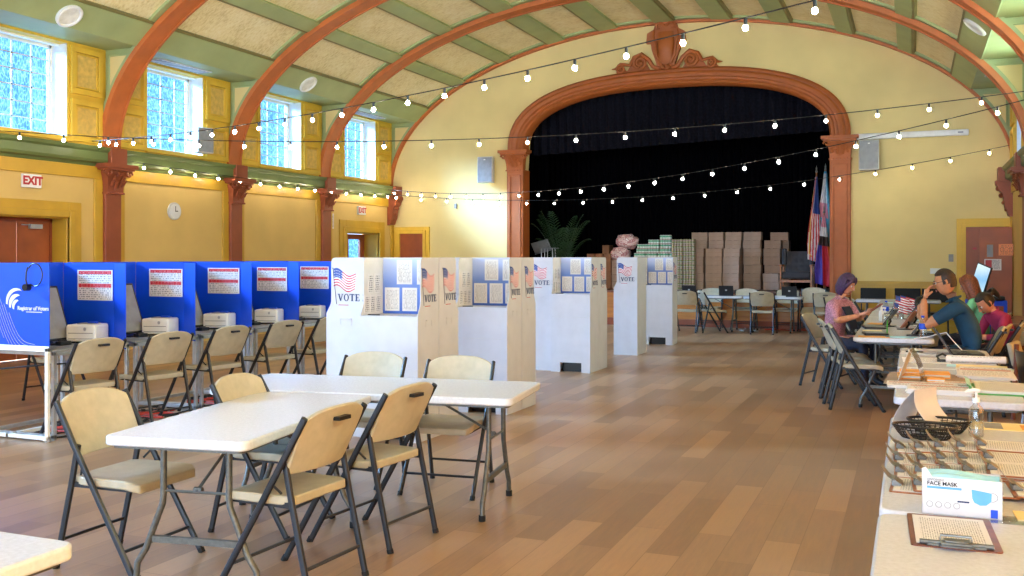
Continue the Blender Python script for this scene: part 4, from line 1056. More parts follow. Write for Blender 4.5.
for i, (x, lb) in enumerate(((-.07, 'lowest, clip at far left'), (.0, 'second, clip beside the first'), (.31, 'topmost, its clip right of the mask box'))):
    place(CL, CLU, (x, 3.74, ZT + .0085 * i), R((-2, 2, 3)[i]), 'clipboard with lever clip in the nearest row, %s' % lb, 'clipboards fanned out in rows')
# the lone clipboard on the nearest table
t = thing('clipboard', 'lone brown clipboard with a white form on the nearest table', 'clipboard', (.115, 2.98, ZT), R(92))
MB().prism(rnd(0, -.118, .36, .118, .012, 3), 'z', 0, .004).build('board', 'bench', t)
MB().box((.02, -.098, .0045), (.335, .103, .0065)).build('form_sheet', 'print', t)
m = MB(); m.box((.0, -.075, .006), (.022, .075, .011)); m.prism(rnd(-.022, -.045, .030, .045, .012, 4), 'z', .010, .014)
m.tube([(.028, -.04, .014), (.03, -.04, .03), (.03, .04, .03), (.028, .04, .014)], .004, 6); m.tube([(-.012, -.04, .016), (-.012, .04, .016)], .006, 8); m.tube([(.012, -.095, .012), (.012, .095, .012)], .0075, 8)
m.prism(rnd(-.012, -.034, .018, .034, .008, 4), 'z', .022, .026); m.build('wide_clip', 'chrome', t, smooth=True)
# box of face masks
t = thing('mask_box', 'white and blue box of face masks, open on top', 'box', (.145, 3.42, ZT), R(-1))
m = MB(); W2, D2_, H2 = .115, .055, .118
m.box((-W2, -D2_, 0), (W2, D2_, .002)); m.box((-W2, -D2_, 0), (W2, -D2_ + .002, H2)); m.box((-W2, D2_ - .002, 0), (W2, D2_, H2)); m.box((-W2, -D2_, 0), (-W2 + .002, D2_, H2)); m.box((W2 - .002, -D2_, 0), (W2, D2_, H2))
m.prism([(-W2, H2), (-W2 + .03, H2), (-W2 + .012, H2 + .03), (-W2, H2 + .025)], 'y', -D2_, -D2_ + .002); m.build('carton', 'paper', t)
M['maskblue'] = plain('mask_blue', '62A8E0', .7); M['maskpale'] = plain('mask_pale_blue', 'A8DCE8', .8)
def fold(u, v): return (-W2 + .004 + (2*W2 - .008) * u, -D2_ + .004 + (2*D2_ - .008) * v, H2 - .006 + .010 * sin(v * 9) + .006 * sin(u * 5))
MB().grid(fold, 20, 16).build('folded_masks', 'maskpale', t, smooth=True)
MB().box((-.100, -D2_ - .001, .082), (-.0, -D2_, .089)).build('blue_bar', 'maskblue', t)
pm = MB().prism([(.028, .088), (.075, .082), (.085, .080), (.084, .055), (.070, .042), (.052, .040), (.036, .048), (.030, .060)], 'y', -D2_ - .001, -D2_).build('mask_picture', 'maskblue', t)
MB().tube([(.084 + .018 * sin(a), -D2_ - .0008, .068 + .014 * cos(a)) for a in [i * pi / 10 for i in range(11)]], .0008, 4).build('ear_loop_line', 'grey', pm)
MB().box((.082, -D2_ - .001, .004), (.102, -D2_, .030)).build('blue_tag', 'blue', t)
m = MB()
for k_ in range(4): m.tube([(-.092 + .026 * k_ + .009 * cos(a), -D2_ - .0006, .032 + .009 * sin(a)) for a in [i * pi / 8 for i in range(17)]], .0007, 4)
m.build('round_icons', 'grey', t)
text('box_title', 'FACE MASK', .017, 'black', t, (-.100, -D2_ - .001, .098), (pi/2, 0, 0), .0006, 'LEFT'); text('box_subtitle', 'DISPOSABLE', .009, 'grey', t, (-.100, -D2_ - .001, .110), (pi/2, 0, 0), .0004, 'LEFT'); MB().box((-.012, -D2_ - .001, .044), (.022, -D2_, .049)).build('dark_print_bar', 'ink', t)
sheet_('plastic_sleeve', .24, 3.37, .22, .10, 'clear', 'clear plastic sleeve lying beside the mask box', 'sleeve', 4)
sheet_('yellow_card', .45, 3.44, .30, .12, 'cream', 'yellow card sticking out right of the mask box', 'card', 2, th=.004)
# two black oval food baskets
def basket(x, y, z, rz, label):
    t = thing('plastic_basket', label, 'basket', (x, y, z), R(rz), 'black oval baskets'); a, b, h = .135, .085, .055; K = 36
    m = MB(); el2 = lambda ang, s_, z_: (a * s_ * cos(ang), b * s_ * sin(ang), z_)
    m.add([el2(2*pi*i/K, .72, .003) for i in range(K)], [tuple(range(K))])
    for z_, s_, r_ in ((h, 1.0, .0045), (h * .78, .95, .002), (h * .56, .89, .002), (h * .34, .82, .002), (.004, .73, .003)):
        m.tube([el2(2*pi*i/K, s_, z_) for i in range(K + 1)], r_, 5, cap=False)
    for i in range(K):
        an = 2*pi*i/K; m.tube([el2(an, .73, .004), el2(an, .86, h*.45), el2(an, 1.0, h)], .0022, 4)
    m.build('woven_shell', 'black', t); MB().tube([el2(2*pi*i/K, 1.01, h + .002) for i in range(K + 1)], .006, 6, cap=False).build('rim', 'black', t)
basket(.055, 4.76, ZT, 2, 'front black oval lattice basket on the second table')
basket(.115, 4.95, ZT, 4, 'rear black oval lattice basket, partly behind the front one')
# folded sign card
def tent(x, y, rz, label, w_=.20, h=.19, mat='paper'):
    t = thing('tent_card', label, 'sign card', (x, y, ZT), R(rz))
    def f1(u, v): return (-.12 + .12 * v - .02 * sin(pi * v) , -w_/2 + w_ * u, h * v)
    def f2(u, v): return (.12 - .12 * v - .045 * sin(pi * v), -w_/2 + w_ * u, h * v)
    MB().slab(f1, 2, 10, (.0015, 0, 0)).build('front_leaf', mat, t, smooth=True); MB().slab(f2, 2, 10, (.0015, 0, 0)).build('rear_leaf', mat, t, smooth=True); return t
tent(.06, 5.05, -30, 'curved white tent card behind the black baskets')
def pump(x, y, z, label, h=.15, r=.03, body='clear', s=1):
    t = thing('sanitizer_bottle', label, 'bottle', (x, y, z), R(20)); t.scale = (s, s, s)
    MB().lathe([(r * .9, 0), (r, .008), (r, h * .72), (r * .85, h * .84), (r * .45, h * .92), (r * .42, h)], n=20).build('bottle_body', body, t, smooth=True)
    if body == 'clear': MB().lathe([(r * .85, .004), (r * .93, .01), (r * .93, h * .45), (0, h * .45)], n=16).build('gel', 'clear', t, smooth=True)
    m = MB(); m.cyl((0, 0, h), (0, 0, h + .02), r * .5, 14); m.cyl((0, 0, h + .02), (0, 0, h + .045), r * .18, 8); m.tube([(r*.4, 0, h + .052), (-r * .3, 0, h + .055), (-r * 1.3, 0, h + .052), (-r * 1.5, 0, h + .044)], [r*.3, r*.3, r*.2, r*.15], 8); m.build('pump_head', 'white', t, smooth=True); return t
pump(.27, 4.90, ZT, 'clear sanitizer bottle with white pump beside the black baskets', .155, .032)
t = sheet_('place_mat', .50, 5.22, .50, .22, 'cream', 'cream printed mat with dark and orange blocks at the far edge of the second table', 'mat', 0)
MB().box((-.18, -.08, .002), (-.10, .09, .0026)).build('dark_print', 'grey', t); MB().box((-.02, -.07, .002), (.05, .07, .0026)).build('orange_print', 'orange', t); MB().box((.06, -.07, .002), (.15, .06, .0026)).build('blue_print', 'maskpale', t)
# third table: notes, papers, binder
def note_block(x, y, w_, l_, h, rz, label):
    t = thing('sticky_note_block', label, 'notes', (x, y, ZT), R(rz), 'orange note blocks'); m = MB()
    MB().box((-w_/2, -l_/2, 0), (w_/2, l_/2, h)).build('pad', 'orange', t); MB().box((-w_/2 + .004, -l_/2 - .0005, h * .3), (w_/2 - .004, -l_/2, h * .7)).build('side_line', 'printx', t); MB().box((-w_/2 + .003, -l_/2 + .003, h), (w_/2 - .003, l_/2 - .003, h + .0006)).build('top_sheet', 'cream' if w_ < .1 else 'orange', t)
note_block(-.015, 7.08, .15, .13, .030, 3, 'orange note block leftmost, beside the table edge'); note_block(-.01, 7.32, .14, .12, .030, -3, 'orange note block behind the leftmost one')
note_block(.155, 7.20, .16, .16, .034, 2, 'large orange note block in the middle of the third table'); note_block(.14, 6.96, .11, .12, .025, 4, 'small orange note block nearest the newspapers')
sheet_('envelope', .10, 7.05, .52, .72, 'kraft', 'large tan folder lying under the orange notes', 'folder', -2, th=.0012)
sheet_('form_sheet', .26, 6.90, .24, .16, 'news', 'tan printed slip in front of the orange notes', 'paper', -6, ZT + .0014)
def stack(name, x, y, w_, l_, n_, mat, label, cat, rz, seed, z=ZT, th=.004):
    r_ = random.Random(seed); t = thing(name, label, cat, (x, y, z), R(rz))
    for i in range(n_): 
        s_ = MB().box((-w_/2, -l_/2, 0), (w_/2, l_/2, th * .9)).build('sheaf', mat, t, (r_.uniform(-.012, .012), r_.uniform(-.012, .012), th * i)); s_.rotation_euler = (0, 0, R(r_.uniform(-3, 3)))
    return t
stack('newspaper_stack', .16, 6.42, .36, .26, 7, 'news', 'stack of newspapers at the near edge of the third table', 'newspapers', -2, 3)
stack('newspaper_stack', .06, 6.66, .40, .22, 4, 'news', 'thin spread of newspapers behind the near stack, reaching over the table edge', 'newspapers', 3, 4)
t = stack('magazine_stack', .47, 7.50, .34, .62, 5, 'news', 'stack of printed booklets on a yellow folder', 'booklets', -4, 5); 
sheet_('yellow_folder', .47, 7.90, .34, .24, 'cream', 'pale yellow folder behind the booklets', 'folder', -3, th=.012)
t = thing('binder', 'green binder with a white printed page at the near right corner', 'binder', (.50, 6.66, ZT), R(-1))
MB().prism(rnd(-.17, -.27, .2, .24, .012, 3), 'z', 0, .006).build('green_cover', 'greenplastic', t); MB().box((-.18, -.26, .0), (-.165, .23, .035)).build('spine', 'greenplastic', t); m = MB().box((-.14, -.25, .007), (.19, .22, .022)); m.build('pages', 'printx', t)
MB().slab(lambda u, v: (-.165 - .03 * u, -.2 + .4 * v, .035 + .02 * u), 3, 3, (0, 0, .002)).build('teal_tab', 'maskpale', t)
# bent clear sign holder at the left edge
t = thing('sign_holder', 'bent clear acrylic sign holder at the left edge of the third table', 'sign holder', (-.045, 6.98, ZT), R(-8))
MB().slab(lambda u, v: (-.03 + .07 * v, -.10 + .2 * u, .21 * v), 2, 6, (.003, 0, 0)).build('front_plate', 'paper', t, smooth=True); MB().slab(lambda u, v: (.11 - .07 * v * v, -.10 + .2 * u, .21 * v), 2, 6, (.003, 0, 0)).build('bent_back', 'clear', t, smooth=True)
# laptop table
sheet_('form_sheet', .10, 8.35, .34, .40, 'print', 'white printed sheets left of the laptop', 'paper', 2)
sheet_('form_sheet', .05, 8.95, .28, .30, 'paper', 'blank white sheet under the black pen', 'paper', -3)
o = MB().tube([(-.07, 0, .006), (.06, .0, .006), (.075, 0, .006)], [.006, .006, .001], 8).build('marker_pen', 'black', loc=(.02, 8.98, ZT + .003), smooth=True); tag(o, 'black pen lying on the blank white sheet', 'pen')
def laptop(x, y, z, rz, label, open_=100, w_=.34, d_=.24, group=None, scr='black'):
    t = thing('laptop', label, 'laptop', (x, y, z), R(rz), group)
    MB().prism(rnd(-w_/2, -d_/2, w_/2, d_/2, .01, 3), 'z', 0, .018).build('keyboard_base', 'black', t)
    kb = MB()
    for i in range(4):
        for j in range(11): kb.box((-w_/2 + .025 + j * .0265, -.02 + i * .028, .018), (-w_/2 + .047 + j * .0265, .003 + i * .028, .021))
    kb.build('keys', 'black', t)
    lid = MB().box((-w_/2, 0, 0), (w_/2, .008, d_)); li = lid.build('lid', 'black', t, (0, d_/2, .018)); li.rotation_euler = (-R(open_ - 90), 0, 0)
    MB().box((-w_/2 + .012, -.001, .015), (w_/2 - .012, 0, d_ - .012)).build('screen', scr, li); MB().box((-.02, .008, d_ * .45), (.02, .009, d_ * .6)).build('lid_label', 'alu', li)
    return t
laptop(.42, 8.98, ZT, 94, 'open black laptop before the man in the dark blue shirt, its thin lid edge-on', 122)
t = thing('rolled_papers', 'grey rolled papers with a black clip in front of the laptop', 'paper roll', (.44, 8.28, ZT), R(2)); MB().cyl((-.2, 0, .028), (.22, 0, .028), .028, 16).build('paper_roll', 'news', t, smooth=True)
m = MB(); m.tube([(-.24, -.02, .01), (-.26, .02, .04), (-.22, .03, .06), (-.2, -.02, .05)], .009, 6); m.box((-.26, -.03, 0), (-.2, .04, .02)); m.build('black_clip', 'black', t, smooth=True)
stack('card_box', .45, 8.62, .26, .09, 4, 'cream', 'low stack of cream cards behind the paper roll', 'cards', 0, 8)
sheet_('blue_sheet', .40, 8.02, .32, .16, 'maskpale', 'pale blue sheet before the paper roll', 'paper', -2)
# far tables: tablets on stands, pads, bottles, papers
def poll_tablet(x, y, rz, label, w_=.26, tilt=38, mat='black'):
    t = thing('check_in_tablet', label, 'tablet', (x, y, ZT), R(rz), 'check-in tablets on stands')
    T = Matrix.Translation((0, 0, .05)) @ Matrix.Rotation(R(90 - tilt), 4, 'X'); m = MB(); m.T = T
    m.prism(rnd(-w_/2, -.03, w_/2, .19, .012, 3), 'z', -.012, 0); m.build('tablet_shell', mat, t); m = MB(); m.T = T; m.box((-w_/2 + .015, -.015, 0), (w_/2 - .015, .175, .001)); m.build('tablet_screen', 'grey', t)
    m = MB().prism(rnd(-.09, -.07, .09, .10, .03, 4), 'z', 0, .010); m.tube([(0, .02, .01), (0, .05, .06), (0, .035, .11)], .012, 8); m.tube([(.09, .05, .02), (.14, .10, .006), (.16, -.02, .006)], .003, 5); m.build('stand', 'black', t, smooth=True); return t
tabs = [(.02, 10.95, 'nearest'), (-.08, 11.85, 'second nearest'), (.0, 12.8, 'third'), (-.02, 13.8, 'fourth'), (.02, 14.9, 'fifth'), (-.02, 16.1, 'sixth'), (-.28, 12.3, 'left one beside the third'), (-.26, 15.0, 'left one beside the fifth'), (.06, 17.2, 'last')]
M['tan'] = plain('tan_leather', '8A5A44', .5)
for i, (x, y, l_) in enumerate(tabs): poll_tablet(x, y, -100 if i else -95, 'dark check-in tablet leaning on a stand, %s of the far tables' % l_, .34 if i == 1 else .28, 35, 'tan' if i == 1 else 'black')
for x, y, l_ in ((-.36, 10.95, 'nearest the table corner'), (-.40, 11.9, 'one behind the nearest')):
    t = thing('signature_pad', 'flat black signature pad, %s' % l_, 'pad', (x, y, ZT), R(8)); MB().prism(rnd(-.12, -.16, .12, .16, .03, 4), 'z', 0, .022).build('pad_body', 'black', t, bevel=.006); MB().box((-.09, -.09, .022), (.09, .1, .024)).build('pad_screen', 'grey', t)
for x, y, w_, l_, mt, rz, lb in ((-.36, 10.62, .30, .18, 'orange', 3, 'orange folder at the near corner of the far tables'), (-.10, 10.66, .30, .20, 'maskpale', -4, 'pale teal folder at the near edge of the far tables'), (-.40, 11.4, .2, .3, 'cream', 5, 'cream sheet between the two signature pads'), (.10, 11.9, .2, .26, 'cream', 0, 'cream form beside the brown tablet'), (.12, 12.7, .22, .3, 'print', 4, 'printed form near the man'), (-.38, 12.7, .22, .3, 'orange', -8, 'orange sheet at the left edge of the second far table'), (.1, 13.6, .2, .3, 'maskpale', 4, 'pale blue sheet on the far tables'), (-.3, 14.6, .24, .3, 'cream', 4, 'cream sheet midway along the far tables'), (.08, 15.6, .22, .3, 'print', 3, 'printed form on the third far table'), (-.32, 16.6, .24, .3, 'print', -4, 'printed form on the left of the far tables'), (.0, 17.8, .3, .3, 'cream', 0, 'cream sheet on the fourth far table'), (-.25, 18.6, .3, .3, 'maskpale', 6, 'pale blue sheet on the last far table')):
    sheet_('form_sheet', x, y, w_, l_, mt, lb, 'paper', rz, th=.003)
def water(x, y, z, label, s=1.0, capc='blue'):
    t = thing('water_bottle', label, 'bottle', (x, y, z)); t.scale = (s, s, s); r = .033
    MB().lathe([(r * .85, 0), (r, .01), (r * .95, .05), (r, .06), (r, .13), (r * .6, .165), (r * .38, .18), (r * .38, .19)], n=18).build('bottle_body', 'clear', t, smooth=True)
    MB().lathe([(r * 1.01, .085), (r * 1.02, .087), (r * 1.02, .135), (r * 1.01, .137)], n=18).build('label_band', 'blue', t, smooth=True); MB().cyl((0, 0, .19), (0, 0, .208), r * .45, 12).build('cap', 'white' if capc != 'blue' else 'blue', t); return t
water(.10, 10.58, ZT, 'clear water bottle with blue band at the near edge of the far tables', 1.1); water(-.32, 14.0, ZT, 'water bottle with blue cap beside the small flags', 1.1)
pump(-.30, 12.5, ZT, 'clear pump bottle at the left of the second far table', .15, .03); pump(-.36, 13.3, ZT, 'white pump bottle beside the clear one on the far tables', .15, .032, 'white')
t = thing('pen_cup', 'green stick standing between the near papers', 'stick', (-.24, 10.85, ZT)); MB().cyl((0, 0, 0), (.003, 0, .16), .006, 8).build('stick', 'greenplastic', t); MB().cyl((0, 0, 0), (0, 0, .012), .02, 12).build('base', 'black', t)
t = thing('black_pouch', 'flat black pouch under the man\'s elbow', 'pouch', (.13, 11.1, ZT), R(5)); MB().prism(rnd(-.10, -.12, .08, .12, .03, 4), 'z', 0, .03).build('pouch_body', 'black', t, bevel=.01); MB().tube([(-.08, -.11, .031), (.06, -.11, .031)], .003, 5).build('zip', 'grey', t)
# jar with little flags
t = thing('flag_jar', 'clear jar holding several small American flags on the far tables', 'jar', (-.17, 13.75, ZT)); MB().lathe([(.07, 0), (.075, .01), (.075, .16), (.07, .17)], n=18).build('jar', 'clear', t, smooth=True)
for k_ in range(5):
    a = -1.0 + k_ * .5; px_, pz = .13 * sin(a), .20 + .08 * cos(a * 1.3) + .05 * (k_ % 2)
    f_ = MB().tube([(0, 0, .01), (px_ * .5, .01 * k_ - .02, pz)], .003, 5).build('flag_stick', 'wood', t)
    m = MB(); m.grid(lambda u, v: (px_ * .5 + .17 * u, .01 * k_ - .02 + .012 * sin(u * 6 + k_), pz - .11 * (1 - v) - .05 * u), 8, 7, mfn=lambda u, v: 2 if u < .4 and v > .45 else (0 if int(v * 7) % 2 == 0 else 1)); m.build('small_flag', ['flagred', 'flagwhite', 'flagblue'], f_, smooth=True)
o = MB().tube([(.02, 10.47, ZT + .006), (.14, 10.40, ZT + .03), (.24, 10.30, ZT + .07), (.3, 10.1, ZT + .10), (.34, 9.7, ZT + .06), (.40, 9.25, ZT + .01)], .005, 6).build('charging_cable', 'white', smooth=True); tag(o, 'white charging cable looping from the far tables to the laptop', 'cable')
# clear bag left of the flags (stack of cups)
# crosswise black chairs at the end of the line
table(-.25, 19.96, 90, 1.5, .58, 'white table set crosswise before the three black chairs')
for x, l_ in ((-.72, 'leftmost'), (-.08, 'middle'), (.42, 'rightmost')):
    t = thing('black_chair', '%s of three low black chairs at the end of the far tables' % l_, 'chair', (x, 20.6, 0), 0, 'black chairs along the stage wall')
    MB().slab(lambda u, v: ((u - .5) * .48, .18 + .05 * v, .66 + .27 * v), 8, 4, (0, .03, 0)).build('backrest', 'rubber', t, smooth=True, bevel=.01); MB().box((-.24, -.22, .42), (.24, .20, .48)).build('seat', 'black', t, bevel=.02)
    for sx in (-1, 1):
        for sy in (-1, 1): MB().tube([(sx * .22, sy * .19, .42), (sx * .23, sy * .22, 0)], .012, 8).build('leg', 'dark', t)
        MB().tube([(sx * .22, .19, .42), (sx * .22, .215, .62)], .012, 8).build('back_post', 'dark', t)

# ---------------------------------------------------------------- right-hand side: ballot cart, wooden furniture
t = thing('ballot_cart', 'tall blue ballot box cart near the open red brown door', 'ballot box', (.98, 15.5, 0), R(6))
MB().box((-.24, -.22, .09), (.24, .24, .94)).build('blue_case', 'blue', t, bevel=.015); MB().box((-.22, -.30, .94), (.20, .20, 1.0)).build('scanner_top', 'black', t, bevel=.02); MB().box((-.19, -.227, .78), (.19, -.22, .86)).build('red_band', 'rustdk', t)
m = MB().box((-.10, -.18, 1.0), (.08, .02, 1.02)); m.build('paper_feed', 'paper', t)
m = MB()
for i in range(9): a = i * 2.399; m.ball((.10 + .035 * sqrt(i) * cos(a) * .8, -.226, .62 + .035 * sqrt(i) * sin(a) * .8), .018, 6, 4, sc=(1, .2, 1))
m.build('white_seal', 'paper', t)
for sx in (-1, 1):
    for sy in (-1, 1): MB().tube([(sx * .2 - .02, sy * .18, .045), (sx * .2 + .02, sy * .18, .045)], .045, 12).build('caster', 'black', t, smooth=True)
t = thing('touch_screen', 'upright screen glowing pale blue, tilted on a stand over the ballot cart', 'screen', (.86, 15.46, 1.0), R(-42))
T = Matrix.Translation((0, 0, .04)) @ Matrix.Rotation(R(20), 4, 'Y'); m = MB(); m.T = T; m.box((-.12, -.02, 0), (.12, .012, .42)); m.build('screen_housing', 'black', t, bevel=.006); m = MB(); m.T = T; m.box((-.108, -.0215, .012), (.108, -.02, .408)); m.build('display', 'screen', t)
m = MB().tube([(.12, .03, .02), (.10, .03, .16)], .02, 8); m.cyl((.08, .03, .0), (.08, .03, .02), .11, 16); m.build('stand', 'black', t, smooth=True)
t = thing('wooden_table', 'red brown wooden table against the right wall', 'table', (1.36, 14.1, 0))
MB().box((-.40, -.95, .70), (.42, .95, .74)).build('table_top', 'bench', t, bevel=.006); MB().box((-.35, -.88, .60), (.37, .88, .70)).build('apron', 'bench', t)
for sx in (-1, 1):
    for sy in (-1, 1): MB().tube([(sx * .32, sy * .84, .6), (sx * .32, sy * .84, .45), (sx * .31, sy * .83, 0)], [.035, .028, .022], 8).build('leg', 'bench', t, smooth=True)
MB().box((-.30, -.80, .16), (-.26, .80, .22)).build('stretcher', 'bench', t)
t = thing('wooden_armchair', 'brown wooden chair with tan cushion right of the far tables', 'chair', (1.22, 10.6, 0), R(75))
MB().box((-.26, -.26, .38), (.26, .26, .42)).build('seat_frame', 'bench', t, bevel=.005); MB().box((-.24, -.24, .42), (.24, .24, .50)).build('cushion', 'offwhite', t, bevel=.02); 
for sx in (-1, 1):
    for sy in (-1, 1): MB().tube([(sx * .25, sy * .24, .62 if sy < 0 else .72), (sx * .26, sy * .27, 0)], .022, 8).build('leg', 'bench', t, smooth=True)
    MB().box((sx * .25 - .03, -.28, .60), (sx * .25 + .03, .26, .63)).build('arm', 'bench', t, bevel=.008)
MB().slab(lambda u, v: (-.22 + .44 * u, .24 + .05 * v, .50 + .22 * v), 4, 3, (0, .05, 0)).build('back_cushion', 'offwhite', t, smooth=True, bevel=.015)
t = thing('black_chair', 'black plastic chair back at the right edge beside the third table', 'chair', (.98, 7.85, 0), R(-70))
MB().slab(lambda u, v: ((u - .5) * (.44 - .05 * v), -.2 - .07 * v + .1 * (u - .5) ** 2 * 2, .52 + .36 * v), 8, 6, (0, -.02, 0)).build('backrest', 'black', t, smooth=True, bevel=.008); MB().slab(lambda u, v: ((u - .5) * .44, -.2 + .42 * v, .45 - .02 * sin(pi * u)), 6, 6, (0, 0, -.03)).build('seat', 'black', t, smooth=True, bevel=.01)
for sx in (-1, 1):
    for sy in (-1, 1): MB().tube([(sx * .19, sy * .17, .43), (sx * .22, sy * .22, 0)], .011, 8).build('leg', 'alu', t)
    MB().tube([(sx * .19, -.18, .43), (sx * .20, -.22, .56)], .012, 8).build('back_post', 'alu', t)

# ================================================================ ON THE STAGE
ZS = .781
def carton(name='carton', w_=.40, d_=.36, h=.193, mat='kraft'):
    t = MB().box((-w_/2, -d_/2, 0), (w_/2, d_/2, h)).build(name, mat, bevel=.007, seg=1); t['category'] = 'box'
    MB().box((-w_/2 - .0006, -d_/2 - .0008, h/2 - .002), (w_/2 + .0006, -d_/2, h/2 + .001)).build('flap_seam', 'kraftdk', t)
    MB().box((-.03, -d_/2 - .001, 0), (.03, d_/2, h + .001)).build('packing_tape', mat, t); return t
KB = carton(); KU = [False]
def col_(u0, u1, y, n_, name_, h=.193, first=True, z0=ZS):
    xa, xb = at(u0, 260, y)[0], at(u1, 260, y)[0]; names = ['bottom', 'second from the bottom', 'third from the bottom', 'fourth from the bottom', 'fifth from the bottom', 'sixth from the bottom', 'seventh from the bottom', 'eighth from the bottom']
    for i in range(n_):
        o = KB if not KU[0] else copy_tree(KB); KU[0] = True
        j = rng.uniform(-.012, .012); o.location = ((xa + xb) / 2 + j, y + .18 + rng.uniform(-.012, .012), z0 + i * (h + .001)); o.rotation_euler = (0, 0, R(rng.uniform(-1.5, 1.5)))
        o.scale = (((xb - xa) - .03) / .40, 1, h / .193)
        nm_ = 'topmost' if i == n_ - 1 else names[i]
        o['label'] = 'brown carton on the stage, %s of %s' % (nm_, name_); o['group'] = 'brown cartons stacked on the stage'
col_(687.5, 704, 22.9, 5, 'the front left column')
col_(704.5, 722, 22.9, 5, 'the front middle column')
col_(722.5, 740, 22.9, 5, 'the front column at right')
for i, (a, b) in enumerate(((691, 708), (708.6, 724.5), (724.8, 742), (742.3, 761))): col_(a, b, 23.34, 7, 'back column %s from left' % ('first', 'second', 'third', 'fourth')[i])
col_(762, 779.5, 23.1, 2, 'the low front column right of the tall wall')
col_(763, 781, 23.5, 6, 'the right-hand column before the last'); col_(770, 789, 23.9, 7, 'the deepest column at right')
KBd = [False]
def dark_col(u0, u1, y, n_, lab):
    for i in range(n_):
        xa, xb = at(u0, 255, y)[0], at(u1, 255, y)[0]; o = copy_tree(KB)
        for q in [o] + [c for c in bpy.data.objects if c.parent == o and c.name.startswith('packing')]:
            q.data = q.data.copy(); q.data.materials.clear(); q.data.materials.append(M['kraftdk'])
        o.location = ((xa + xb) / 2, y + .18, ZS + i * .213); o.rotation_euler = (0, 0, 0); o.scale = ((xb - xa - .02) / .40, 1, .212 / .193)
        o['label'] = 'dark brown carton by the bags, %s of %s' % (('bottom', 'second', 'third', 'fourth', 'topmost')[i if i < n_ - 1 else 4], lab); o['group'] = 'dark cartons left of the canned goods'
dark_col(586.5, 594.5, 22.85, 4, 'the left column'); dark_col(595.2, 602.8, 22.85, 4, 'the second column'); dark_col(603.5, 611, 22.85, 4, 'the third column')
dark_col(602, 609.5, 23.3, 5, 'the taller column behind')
# trays of canned goods
M['canlabel'] = plain('can_label_green', '5FAE8C', .4, var=.25, scale=25); M['canwhite'] = plain('can_label_white', 'DCE8E6', .4); M['canmix'] = plain('can_label_olive', '7A7A48', .4, var=.35, scale=30)
def make_case(lm, lm2):
    m = MB(); w_, d_, h = .27, .20, .118
    m.box((-w_/2, -d_/2, 0), (w_/2, d_/2, .012), 0)
    for i in range(4):
        for j in range(2):
            cx, cy = -w_/2 + .034 + i * .0675, -d_/2 + .05 + j * .10
            m.lathe([(.031, .012), (.031, .016)], c=(cx, cy, 0), n=10, mi=3); m.lathe([(.0318, .016), (.0318, .055)], c=(cx, cy, 0), n=10, mi=1); m.lathe([(.0318, .055), (.0318, .090)], c=(cx, cy, 0), n=10, mi=2); m.lathe([(.0318, .090), (.031, .105), (0, .105)], c=(cx, cy, 0), n=10, mi=1)
    o = m.build('canned_goods_tray', ['kraft', lm, lm2, 'alu'], smooth=True); o['category'] = 'cans'; return o
CA = make_case('canwhite', 'canlabel'); CAU = [False]; CM = make_case('canmix', 'kraft'); CMU = [False]
vis = ['bottom layer', 'second layer', 'third layer', 'fourth layer', 'fifth layer', 'sixth layer', 'seventh layer', 'eighth layer', 'ninth layer', 'tenth layer', 'eleventh layer', 'top layer']
x0 = at(637, 250, 22.9)[0]; hc = .108
for c_ in range(5):
    n_ = 10 if c_ in (0, 4) else 11
    if c_ == 2: n_ = 12
    for i in range(n_):
        o = CA if not CAU[0] else copy_tree(CA); CAU[0] = True; x = x0 + .10 + c_ * .285 - (.06 if i < 8 else 0)
        o.location = (x + rng.uniform(-.01, .01), 23.05, ZS + i * hc); o['label'] = 'tray of green and white cans, %s, %s from the left' % ('top of its column' if i == n_ - 1 else vis[i], ('first', 'second', 'third', 'fourth', 'fifth')[c_]); o['group'] = 'green and white cans stacked on the stage'
x0 = at(673, 250, 22.86)[0]
for c_ in range(2):
    for i in range(11):
        o = CM if not CMU[0] else copy_tree(CM); CMU[0] = True
        o.location = (x0 + .14 + c_ * .283, 22.72, ZS + i * hc); o['label'] = 'tray of olive cans in the tower by the cartons, %s, %s column' % (vis[i], ('left', 'right')[c_]); o['group'] = 'olive can tower on the stage'
# net bags
M['netbag'] = N('printed_bag'); nb = M['netbag']; f = nb.noise(14, 2); M['netbag'] = nb.fin(nb.ramp(f, [(.3, 'C23A4A'), (.45, 'E8D8D8'), (.6, 'A84A5A'), (.7, 'F0E8EA')]), .4)
def bag(x, y, z, sx, sy, sz, label):

    m = MB(); r_ = random.Random(int(x * 100)); n0 = noise.noise
    m.ball((0, 0, 0), 1, 22, 14); m.v = [(math.copysign(abs(p[0]) ** .6, p[0]) * sx * (1 + .3 * n0(V(p) * 1.6 + V((x * 3, 0, z)))), p[1] * sy, math.copysign(abs(p[2]) ** .7, p[2]) * sz * (1 + .35 * n0(V(p) * 2.0 + V((4, z, 0))))) for p in m.v]
    o = m.build('produce_bag', 'netbag', smooth=True, loc=(x, y, z)); tag(o, label, 'bag', 'red and white bags on the stage')
xb_ = at(623, 250, 22.9)[0]
dark_x = xb_
for i, (dx, z_, a, b, l_) in enumerate(((-.10, 1.62, .24, .17, 'lower, left of the cans'), (.06, 1.93, .26, .17, 'upper, slumped on the lower one'))): bag(xb_ + dx, 23.05, z_, a, .2, b, 'bulging red and white printed bag, ' + l_)
for i in range(4):
    o = copy_tree(KB); o.location = (xb_ - .06, 23.05, ZS + .195 * i); o['label'] = 'carton supporting the red and white bags, %s' % ('bottom', 'second', 'third', 'top')[i]; o['group'] = 'cartons under the bags'; o.scale = (1.1, 1, .9)
    o.location.z = ZS + .175 * i
